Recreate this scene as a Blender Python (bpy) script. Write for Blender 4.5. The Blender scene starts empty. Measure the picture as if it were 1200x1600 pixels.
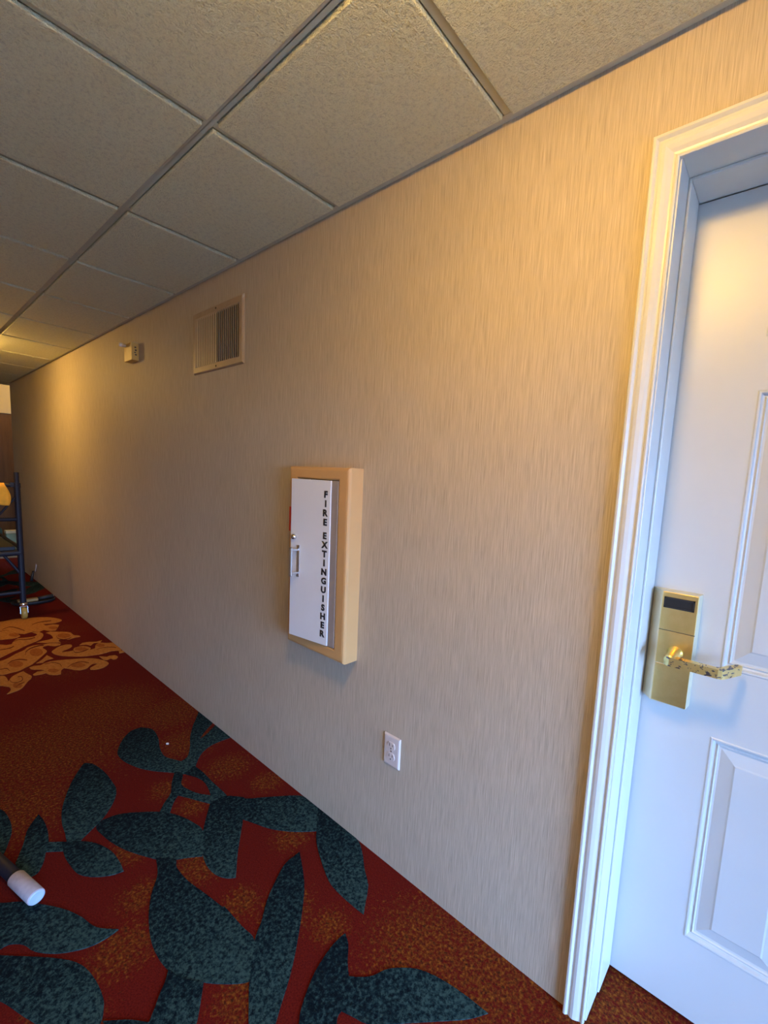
import bpy, bmesh, math, random
from mathutils import Vector, Matrix
from mathutils.geometry import tessellate_polygon

random.seed(7)
SC = bpy.context.scene
COL = SC.collection
PI = math.pi

# ------------------------------------------------------------------ camera
cam_d = bpy.data.cameras.new('camera')
cam_d.sensor_fit = 'VERTICAL'
cam_d.sensor_height = 36.0
cam_d.sensor_width = 27.0
cam_d.lens = 691.13 * 36.0 / 1600.0
cam_d.shift_x = -65.4 / 1600.0
cam_d.shift_y = 36.4 / 1600.0
cam_d.clip_start = 0.02
cam = bpy.data.objects.new('camera', cam_d)
COL.objects.link(cam)
yaw, pitch, roll = -0.67899, -0.11802, 0.05441
fw = Vector((math.sin(yaw) * math.cos(pitch), math.cos(yaw) * math.cos(pitch), math.sin(pitch)))
r0 = Vector((math.cos(yaw), -math.sin(yaw), 0))
u0 = r0.cross(fw)
rt = math.cos(roll) * r0 + math.sin(roll) * u0
up = -math.sin(roll) * r0 + math.cos(roll) * u0
mw = Matrix((rt, up, -fw)).transposed().to_4x4()
mw.translation = Vector((0.6558, -1.0725, 1.3636))
cam.matrix_world = mw
SC.camera = cam

# ------------------------------------------------------------------ daylight (the sky beyond the corridor's end window)
world = bpy.data.worlds.new('sky')
SC.world = world
world.use_nodes = True
bg = world.node_tree.nodes['Background']
bg.inputs['Color'].default_value = (0.275, 0.49, 1.0, 1)
bg.inputs['Strength'].default_value = 37.0
WIN = dict(x=2.9, y0=-1.80, y1=-0.15, z0=0.10, z1=1.70)
pd = bpy.data.lights.new('window_portal', 'AREA')
pd.shape = 'RECTANGLE'
pd.size = WIN['z1'] - WIN['z0']
pd.size_y = WIN['y1'] - WIN['y0']
pd.cycles.is_portal = True
po = bpy.data.objects.new('window_portal', pd)
po.location = (WIN['x'] + 0.19, (WIN['y0'] + WIN['y1']) / 2, (WIN['z0'] + WIN['z1']) / 2)
po.rotation_euler = (0, PI / 2, 0)      # faces -x, into the corridor
COL.objects.link(po)

LAMP_COL = (1.0, 0.58, 0.15)
LAMP_E = 80.0        # radiance of the lamps' glass domes
vs = SC.view_settings
vs.view_transform = 'Standard'
vs.look = 'None'
vs.gamma = 1.0
vs.use_curve_mapping = False
vs.exposure = 0.74

# ------------------------------------------------------------------ dimensions
H = 2.2965           # ceiling grid above the floor
S = 0.665            # ceiling grid pitch
D1 = 0.4556          # first main tee from the long wall
XL, XR = -6.90, 2.90 # ends of the corridor
YF = -1.95           # opposite wall
FARX = -10.0

# ------------------------------------------------------------------ node materials
def new_mat(name):
    m = bpy.data.materials.new(name); m.use_nodes = True
    nt = m.node_tree
    return m, nt, nt.nodes['Principled BSDF']

def nd(nt, t, **kw):
    n = nt.nodes.new(t)
    for k, v in kw.items():
        if k in ('operation', 'blend_type', 'data_type', 'interpolation_type', 'noise_dimensions', 'feature'):
            setattr(n, k, v)
        else:
            n.inputs[k].default_value = v
    return n

def ramp(nt, fac, stops, interp='LINEAR'):
    r = nt.nodes.new('ShaderNodeValToRGB'); r.color_ramp.interpolation = interp
    e = r.color_ramp.elements
    while len(e) < len(stops): e.new(0.5)
    for k, (p, c) in enumerate(stops):
        e[k].position = p; e[k].color = (*c, 1) if len(c) == 3 else c
    nt.links.new(fac, r.inputs['Fac'])
    return r.outputs['Color']

def coords(nt, scale=(1, 1, 1), kind='Object'):
    tc = nt.nodes.new('ShaderNodeTexCoord')
    mp = nt.nodes.new('ShaderNodeMapping'); mp.inputs['Scale'].default_value = scale
    nt.links.new(tc.outputs[kind], mp.inputs['Vector'])
    return mp.outputs['Vector']

def noise(nt, vec, scale=5, detail=4, rough=0.5):
    n = nt.nodes.new('ShaderNodeTexNoise')
    n.inputs['Scale'].default_value = scale; n.inputs['Detail'].default_value = detail; n.inputs['Roughness'].default_value = rough
    nt.links.new(vec, n.inputs['Vector'])
    return n.outputs['Fac']

def bump(nt, h, bsdf, strength=0.3, dist=0.002):
    b = nt.nodes.new('ShaderNodeBump'); b.inputs['Strength'].default_value = strength; b.inputs['Distance'].default_value = dist
    nt.links.new(h, b.inputs['Height']); nt.links.new(b.outputs['Normal'], bsdf.inputs['Normal'])

def plain(name, col, rough=0.5, metal=0.0, var=0.06, nscale=30, bmp=0.0, emis=None, estr=0.0):
    """paint / plastic / metal with a faint procedural unevenness"""
    m, nt, b = new_mat(name)
    v = coords(nt)
    f = noise(nt, v, nscale, 3)
    lo = tuple(c * (1 - var) for c in col); hi = tuple(min(1, c * (1 + var)) for c in col)
    nt.links.new(ramp(nt, f, [(0.3, lo), (0.7, hi)]), b.inputs['Base Color'])
    b.inputs['Roughness'].default_value = rough; b.inputs['Metallic'].default_value = metal
    if bmp: bump(nt, f, b, bmp, 0.001)
    if emis:
        b.inputs['Emission Color'].default_value = (*emis, 1); b.inputs['Emission Strength'].default_value = estr
    return m

def mat_wallpaper():
    m, nt, b = new_mat('woven_wallpaper')
    fine = noise(nt, coords(nt, (760, 760, 14)), 1.0, 3, 0.6)
    mid = noise(nt, coords(nt, (300, 300, 8)), 1.0, 3, 0.65)
    big = noise(nt, coords(nt, (3, 3, 2)), 1.0, 2)
    a = nd(nt, 'ShaderNodeMath', operation='ADD'); nt.links.new(fine, a.inputs[0]); nt.links.new(mid, a.inputs[1])
    h = nd(nt, 'ShaderNodeMath', operation='MULTIPLY'); nt.links.new(a.outputs[0], h.inputs[0]); h.inputs[1].default_value = 0.5
    c = ramp(nt, h.outputs[0], [(0.32, (0.335, 0.280, 0.200)), (0.5, (0.485, 0.412, 0.302)), (0.66, (0.600, 0.518, 0.388))])
    mx = nd(nt, 'ShaderNodeMix', data_type='RGBA', blend_type='MULTIPLY'); mx.inputs['Factor'].default_value = 0.25
    nt.links.new(c, mx.inputs['A']); nt.links.new(ramp(nt, big, [(0.3, (0.8, 0.8, 0.8)), (0.7, (1, 1, 1))]), mx.inputs['B'])
    nt.links.new(mx.outputs['Result'], b.inputs['Base Color'])
    b.inputs['Roughness'].default_value = 0.62
    b.inputs['Specular IOR Level'].default_value = 0.3
    bump(nt, h.outputs[0], b, 0.5, 0.0016)
    return m

def mat_tile():
    m, nt, b = new_mat('acoustic_tile')
    v = coords(nt)
    n1 = noise(nt, v, 75, 5, 0.62); n2 = noise(nt, v, 220, 3, 0.6)
    a = nd(nt, 'ShaderNodeMath', operation='ADD'); nt.links.new(n1, a.inputs[0]); nt.links.new(n2, a.inputs[1])
    h = nd(nt, 'ShaderNodeMath', operation='MULTIPLY'); nt.links.new(a.outputs[0], h.inputs[0]); h.inputs[1].default_value = 0.5
    nt.links.new(ramp(nt, h.outputs[0], [(0.32, (0.67, 0.68, 0.47)), (0.52, (0.87, 0.875, 0.60))]), b.inputs['Base Color'])
    b.inputs['Roughness'].default_value = 0.95
    bump(nt, h.outputs[0], b, 1.0, 0.022)
    return m

GOLD_BLOBS = [(-1.95, -0.62, 0.75), (-1.55, -0.85, 0.50), (-2.20, -0.35, 0.60), (-1.90, -0.12, 0.40), (-1.55, -0.16, 0.30), (-1.26, -0.37, 0.14), (-1.08, -0.34, 0.12),
              (-0.02, -0.14, 0.34), (0.16, -0.06, 0.36), (0.45, 0.05, 0.45), (-0.78, -0.45, 0.17), (-0.42, -0.34, 0.17), (-0.30, -0.55, 0.14), (-0.55, -0.42, 0.12),
              (-0.66, -0.71, 0.17), (-0.80, -0.62, 0.13), (-1.02, -0.58, 0.15), (-1.22, -0.12, 0.20), (-1.0, -0.06, 0.14), (-0.66, -0.16, 0.14), (-0.28, -0.28, 0.12),
              (-0.55, -0.9, 0.2), (0.9, -0.6, 0.5), (-0.2, -1.3, 0.5)]

def mat_carpet():
    m, nt, b = new_mat('red_gold_carpet')
    v = coords(nt)
    big = noise(nt, v, 3.0, 2)
    tc = nt.nodes.new('ShaderNodeTexCoord')
    acc = None
    for x, y, r in GOLD_BLOBS:
        d = nt.nodes.new('ShaderNodeVectorMath'); d.operation = 'DISTANCE'
        nt.links.new(tc.outputs['Object'], d.inputs[0]); d.inputs[1].default_value = (x, y, 0)
        mr = nt.nodes.new('ShaderNodeMapRange'); mr.interpolation_type = 'SMOOTHSTEP'
        nt.links.new(d.outputs['Value'], mr.inputs['Value'])
        mr.inputs['From Min'].default_value = r; mr.inputs['From Max'].default_value = r * 0.15
        if acc is None: acc = mr.outputs['Result']
        else:
            mxx = nd(nt, 'ShaderNodeMath', operation='MAXIMUM'); nt.links.new(acc, mxx.inputs[0]); nt.links.new(mr.outputs['Result'], mxx.inputs[1]); acc = mxx.outputs[0]
    # the far stretches of the carpet: a cloudy share of gold
    sx = nt.nodes.new('ShaderNodeSeparateXYZ'); nt.links.new(tc.outputs['Object'], sx.inputs[0])
    far = nt.nodes.new('ShaderNodeMapRange'); nt.links.new(sx.outputs['X'], far.inputs['Value'])
    far.inputs['From Min'].default_value = -2.2; far.inputs['From Max'].default_value = -2.8
    cl = nt.nodes.new('ShaderNodeMapRange'); nt.links.new(big, cl.inputs['Value'])
    cl.inputs['From Min'].default_value = 0.30; cl.inputs['From Max'].default_value = 0.75; cl.inputs['To Max'].default_value = 0.75
    fm = nd(nt, 'ShaderNodeMath', operation='MULTIPLY'); nt.links.new(far.outputs['Result'], fm.inputs[0]); nt.links.new(cl.outputs['Result'], fm.inputs[1])
    m2 = nd(nt, 'ShaderNodeMath', operation='MAXIMUM'); nt.links.new(acc, m2.inputs[0]); nt.links.new(fm.outputs[0], m2.inputs[1])
    sp = noise(nt, v, 78, 4, 0.65)
    # threshold the speckle by the zone
    th = nt.nodes.new('ShaderNodeMapRange'); nt.links.new(m2.outputs[0], th.inputs['Value'])
    th.inputs['To Min'].default_value = 0.76; th.inputs['To Max'].default_value = 0.47
    df = nd(nt, 'ShaderNodeMath', operation='SUBTRACT'); nt.links.new(sp, df.inputs[0]); nt.links.new(th.outputs['Result'], df.inputs[1])
    k = nt.nodes.new('ShaderNodeMapRange'); nt.links.new(df.outputs[0], k.inputs['Value'])
    k.inputs['From Min'].default_value = -0.09; k.inputs['From Max'].default_value = 0.12
    red = ramp(nt, noise(nt, v, 240, 3), [(0.3, (0.066, 0.0035, 0.002)), (0.7, (0.142, 0.009, 0.004))])
    gold = ramp(nt, noise(nt, v, 120, 3), [(0.32, (0.028, 0.010, 0.003)), (0.5, (0.135, 0.032, 0.004)), (0.72, (0.29, 0.100, 0.010))])
    mx = nd(nt, 'ShaderNodeMix', data_type='RGBA'); nt.links.new(k.outputs['Result'], mx.inputs['Factor'])
    nt.links.new(red, mx.inputs['A']); nt.links.new(gold, mx.inputs['B'])
    nt.links.new(mx.outputs['Result'], b.inputs['Base Color'])
    b.inputs['Roughness'].default_value = 0.95; b.inputs['Specular IOR Level'].default_value = 0.1
    bump(nt, noise(nt, v, 420, 3, 0.7), b, 0.8, 0.004)
    return m

def mat_leaf():
    m, nt, b = new_mat('teal_carpet_print')
    v = coords(nt)
    g = nt.nodes.new('ShaderNodeSeparateXYZ'); tc = nt.nodes.new('ShaderNodeTexCoord'); nt.links.new(tc.outputs['Generated'], g.inputs[0])
    n1 = noise(nt, v, 95, 5, 0.78)
    gm = nd(nt, 'ShaderNodeMath', operation='MULTIPLY_ADD'); nt.links.new(g.outputs['X'], gm.inputs[0]); gm.inputs[1].default_value = 0.14; nt.links.new(n1, gm.inputs[2])
    c = ramp(nt, gm.outputs[0], [(0.48, (0.0015, 0.005, 0.008)), (0.57, (0.007, 0.021, 0.024)), (0.68, (0.033, 0.072, 0.066))])
    nt.links.new(c, b.inputs['Base Color'])
    b.inputs['Roughness'].default_value = 0.95; b.inputs['Specular IOR Level'].default_value = 0.1
    bump(nt, noise(nt, v, 420, 3, 0.7), b, 0.8, 0.004)
    return m

def mat_print(name, lo, hi):
    m, nt, b = new_mat(name)
    v = coords(nt)
    nt.links.new(ramp(nt, noise(nt, v, 60, 4, 0.6), [(0.3, lo), (0.7, hi)]), b.inputs['Base Color'])
    b.inputs['Roughness'].default_value = 0.95; b.inputs['Specular IOR Level'].default_value = 0.1
    bump(nt, noise(nt, v, 420, 3, 0.7), b, 0.6, 0.003)
    return m

def mat_brass(worn=False):
    m, nt, b = new_mat('worn_brass' if worn else 'brass')
    v = coords(nt)
    n1 = noise(nt, v, 45, 4, 0.6); n2 = noise(nt, coords(nt, (30, 30, 120)), 1.0, 3)
    c = ramp(nt, n1, [(0.3, (0.84, 0.64, 0.24)), (0.7, (0.90, 0.70, 0.29))])
    b.inputs['Metallic'].default_value = 1.0
    if worn:
        n3 = noise(nt, coords(nt, (90, 30, 140)), 1.0, 3, 0.6)
        k = ramp(nt, n3, [(0.56, (0, 0, 0)), (0.60, (1, 1, 1))])
        mx = nd(nt, 'ShaderNodeMix', data_type='RGBA'); nt.links.new(k, mx.inputs['Factor'])
        nt.links.new(c, mx.inputs['A']); mx.inputs['B'].default_value = (0.16, 0.14, 0.15, 1)
        c = mx.outputs['Result']
    nt.links.new(c, b.inputs['Base Color'])
    nt.links.new(ramp(nt, n2, [(0.3, (0.30,) * 3), (0.7, (0.38,) * 3)]), b.inputs['Roughness'])
    return m

def mat_wood_wall():
    m, nt, b = new_mat('brown_panelling')
    n1 = noise(nt, coords(nt, (14, 14, 1.2)), 1.0, 4, 0.6)
    nt.links.new(ramp(nt, n1, [(0.3, (0.085, 0.040, 0.012)), (0.7, (0.155, 0.078, 0.024))]), b.inputs['Base Color'])
    b.inputs['Roughness'].default_value = 0.5
    return m

def mat_glass():
    m = bpy.data.materials.new('window_glass'); m.use_nodes = True
    nt = m.node_tree; nt.nodes.clear()
    o = nt.nodes.new('ShaderNodeOutputMaterial'); mx = nt.nodes.new('ShaderNodeMixShader')
    t = nt.nodes.new('ShaderNodeBsdfTransparent'); g = nt.nodes.new('ShaderNodeBsdfGlossy')
    g.inputs['Roughness'].default_value = 0.02; mx.inputs['Fac'].default_value = 0.06
    nt.links.new(t.outputs[0], mx.inputs[1]); nt.links.new(g.outputs[0], mx.inputs[2]); nt.links.new(mx.outputs[0], o.inputs[0])
    return m

M = dict(
    paper=mat_wallpaper(), tile=mat_tile(), carpet=mat_carpet(), leaf=mat_leaf(),
    scroll=mat_print('ochre_carpet_print', (0.30, 0.115, 0.020), (0.46, 0.19, 0.040)),
    core=mat_print('rust_carpet_print', (0.22, 0.062, 0.011), (0.34, 0.11, 0.020)),
    line=mat_print('maroon_carpet_print', (0.07, 0.008, 0.004), (0.12, 0.015, 0.007)),
    tee=plain('beige_grid_metal', (0.60, 0.60, 0.43), 0.45, 0.0, 0.03),
    dark=plain('black_void', (0.012, 0.011, 0.010), 0.9),
    white=plain('white_gloss_paint', (0.58, 0.60, 0.56), 0.34, 0, 0.02, 8),
    door=plain('white_door_paint', (0.53, 0.56, 0.545), 0.36, 0, 0.02, 5),
    satin=plain('pale_satin_brass', (0.66, 0.61, 0.42), 0.45, 0.35, 0.03), brass=mat_brass(), worn=mat_brass(True),
    tan=plain('tan_enamel', (0.56, 0.33, 0.13), 0.36, 0, 0.03, 10),
    panel=plain('white_enamel', (0.66, 0.66, 0.64), 0.38, 0, 0.02, 10),
    strip=plain('grey_taupe_metal', (0.30, 0.255, 0.22), 0.5, 0, 0.04),
    black=plain('black_print', (0.008, 0.008, 0.010), 0.6),
    chrome=plain('chrome', (0.72, 0.72, 0.74), 0.22, 1.0, 0.04),
    red=plain('red_plastic', (0.55, 0.03, 0.02), 0.45),
    vent=plain('beige_vent_paint', (0.39, 0.285, 0.175), 0.45, 0, 0.05),
    slat=plain('beige_slat_paint', (0.50, 0.40, 0.25), 0.45, 0, 0.05),
    cream=plain('cream_plastic', (0.64, 0.42, 0.11), 0.45),
    ivory=plain('ivory_plastic', (0.64, 0.56, 0.50), 0.38, 0, 0.02),
    slotdark=plain('socket_slot', (0.06, 0.045, 0.035), 0.8),
    bulb=plain('white_lens_blade_sheen', (0.85, 0.83, 0.80), 0.25),
    navy=plain('navy_powder_coat', (0.002, 0.003, 0.010), 0.6),
    blackm=plain('black_rubber', (0.014, 0.014, 0.014), 0.6),
    yellow=plain('ochre_wheel', (0.42, 0.27, 0.05), 0.5),
    cloth=plain('orange_yellow_cloth', (0.90, 0.42, 0.03), 0.9, 0, 0.15, 18, 0.4),
    greycloth=plain('blue_grey_cloth', (0.13, 0.14, 0.17), 0.9, 0, 0.1),
    green=plain('pale_green_plastic', (0.26, 0.38, 0.25), 0.5),
    lid=plain('cream_lid', (0.72, 0.66, 0.42), 0.5),
    teal=plain('dark_teal_plastic', (0.02, 0.06, 0.055), 0.5),
    tancard=plain('tan_card', (0.42, 0.27, 0.10), 0.8),
    sleeve=plain('white_nap_sleeve', (0.40, 0.37, 0.40), 0.9, 0, 0.08, 60, 0.3),
    capblue=plain('pale_blue_cap', (0.36, 0.46, 0.56), 0.5),
    wood=mat_wood_wall(),
    plaster=plain('cream_plaster', (0.74, 0.68, 0.52), 0.85, 0, 0.04, 3),
    greyfloor=plain('grey_hard_floor', (0.20, 0.19, 0.16), 0.6, 0, 0.1, 4),
    outside=plain('outdoor_light_block', (0.12, 0.12, 0.11), 0.9, 0, 0.2, 2),
    scrap=plain('white_paper', (0.8, 0.8, 0.78), 0.9),
    dome=plain('lamp_glass', (0.9, 0.8, 0.6), 0.5, 0, 0.0, 5, 0, LAMP_COL, LAMP_E),
    glass=mat_glass(),
)

# ------------------------------------------------------------------ mesh helpers
def link(name, bm, mat, parent=None, smooth=False, loc=None):
    me = bpy.data.meshes.new(name)
    bmesh.ops.recalc_face_normals(bm, faces=bm.faces)
    bm.to_mesh(me); bm.free()
    if isinstance(mat, (list, tuple)):
        for x in mat: me.materials.append(M[x])
    else: me.materials.append(M[mat])
    if smooth:
        for p in me.polygons: p.use_smooth = True
    o = bpy.data.objects.new(name, me); COL.objects.link(o)
    if parent is not None: o.parent = parent
    if loc: o.location = loc
    return o

def share(name, me, parent, loc, rot=(0, 0, 0), scale=(1, 1, 1)):
    o = bpy.data.objects.new(name, me); COL.objects.link(o); o.parent = parent
    o.location = loc; o.rotation_euler = rot; o.scale = scale
    return o

def empty(name, loc=(0, 0, 0), rz=0.0):
    o = bpy.data.objects.new(name, None); o.empty_display_size = 0.1
    o.location = loc; o.rotation_euler = (0, 0, rz); COL.objects.link(o)
    return o

def tag(o, label=None, cat=None, group=None, kind=None):
    if label: o['label'] = label
    if cat: o['category'] = cat
    if group: o['group'] = group
    if kind: o['kind'] = kind
    return o

def box(bm, x0, x1, y0, y1, z0, z1, bev=0.0, seg=2, mtx=None):
    vs_ = [bm.verts.new((x, y, z)) for x in (x0, x1) for y in (y0, y1) for z in (z0, z1)]
    fs = [bm.faces.new([vs_[i] for i in q]) for q in ((0, 1, 3, 2), (4, 6, 7, 5), (0, 4, 5, 1), (2, 3, 7, 6), (0, 2, 6, 4), (1, 5, 7, 3))]
    geom = vs_
    if bev > 0:
        es = list({e for f in fs for e in f.edges})
        r = bmesh.ops.bevel(bm, geom=es, offset=bev, segments=seg, profile=0.5, affect='EDGES')
        geom = list({v for f in r['faces'] for v in f.verts} | {v for v in vs_ if v.is_valid})
    if mtx is not None:
        bmesh.ops.transform(bm, matrix=mtx, verts=[v for v in geom if v.is_valid])
    return bm

def boxo(name, mat, parent, x0, x1, y0, y1, z0, z1, bev=0.0, seg=2, smooth=False):
    return link(name, box(bmesh.new(), x0, x1, y0, y1, z0, z1, bev, seg), mat, parent, smooth)

def tube(bm, pts, r, n=12, caps=True):
    """a round bar along a list of points; r a number or one per point"""
    pts = [Vector(p) for p in pts]; rr = r if isinstance(r, (list, tuple)) else [r] * len(pts)
    rings = []
    ref = None
    for i, p in enumerate(pts):
        t = (pts[min(i + 1, len(pts) - 1)] - pts[max(i - 1, 0)]).normalized()
        if ref is None or abs(ref.dot(t)) > 0.95: ref = Vector((0, 0, 1)) if abs(t.z) < 0.9 else Vector((1, 0, 0))
        a = (ref - t * ref.dot(t)).normalized(); b = t.cross(a); ref = a
        rings.append([bm.verts.new(p + (a * math.cos(2 * PI * k / n) + b * math.sin(2 * PI * k / n)) * rr[i]) for k in range(n)])
    for A, B in zip(rings, rings[1:]):
        for k in range(n): bm.faces.new((A[k], A[(k + 1) % n], B[(k + 1) % n], B[k]))
    if caps: bm.faces.new(rings[0][::-1]); bm.faces.new(rings[-1])
    return bm

def lathe(bm, prof, origin, axis='z', n=24):
    """revolve (radius, height) pairs round an axis through origin"""
    o = Vector(origin); rings = []
    for r, h in prof:
        ring = []
        for k in range(n):
            a = 2 * PI * k / n; c, s = r * math.cos(a), r * math.sin(a)
            d = {'z': (c, s, h), 'y': (c, h, s), 'x': (h, c, s)}[axis]
            ring.append(bm.verts.new(o + Vector(d)))
        rings.append(ring)
    for A, B in zip(rings, rings[1:]):
        for k in range(n): bm.faces.new((A[k], A[(k + 1) % n], B[(k + 1) % n], B[k]))
    bm.faces.new(rings[0][::-1]); bm.faces.new(rings[-1])
    return bm

def prism(bm, poly, axis, a0, a1, mtx=None):
    """extrude a closed 2-D outline: axis z -> (x,y), y -> (x,z), x -> (y,z)"""
    def P(u, v, w): return {'z': (u, v, w), 'y': (u, w, v), 'x': (w, u, v)}[axis]
    A = [bm.verts.new(P(u, v, a0)) for u, v in poly]; B = [bm.verts.new(P(u, v, a1)) for u, v in poly]
    n = len(poly)
    for i in range(n): bm.faces.new((A[i], A[(i + 1) % n], B[(i + 1) % n], B[i]))
    for t in tessellate_polygon([[Vector((u, v, 0)) for u, v in poly]]):
        bm.faces.new([A[i] for i in t]); bm.faces.new([B[i] for i in reversed(t)])
    if mtx is not None: bmesh.ops.transform(bm, matrix=mtx, verts=A + B)
    return bm

def smooth_outline(pts, n=4, sharp=52):
    """round a traced outline with a spline but keep its tips sharp"""
    N = len(pts); P = [Vector((x, y)) for x, y in pts]; out = []
    corner = []
    for i in range(N):
        a = P[i] - P[i - 1]; b = P[(i + 1) % N] - P[i]
        corner.append(a.length < 1e-6 or b.length < 1e-6 or math.degrees(a.angle(b)) > sharp)
    for i in range(N):
        j = (i + 1) % N
        p0 = P[i - 1] if not corner[i] else P[i] * 2 - P[j]
        p3 = P[(j + 1) % N] if not corner[j] else P[j] * 2 - P[i]
        p1, p2 = P[i], P[j]
        for s in range(n):
            t = s / n
            q = 0.5 * (2 * p1 + (p2 - p0) * t + (2 * p0 - 5 * p1 + 4 * p2 - p3) * t * t + (3 * p1 - p0 - 3 * p2 + p3) * t ** 3)
            out.append((q.x, min(q.y, -0.001)))
    return out

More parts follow.
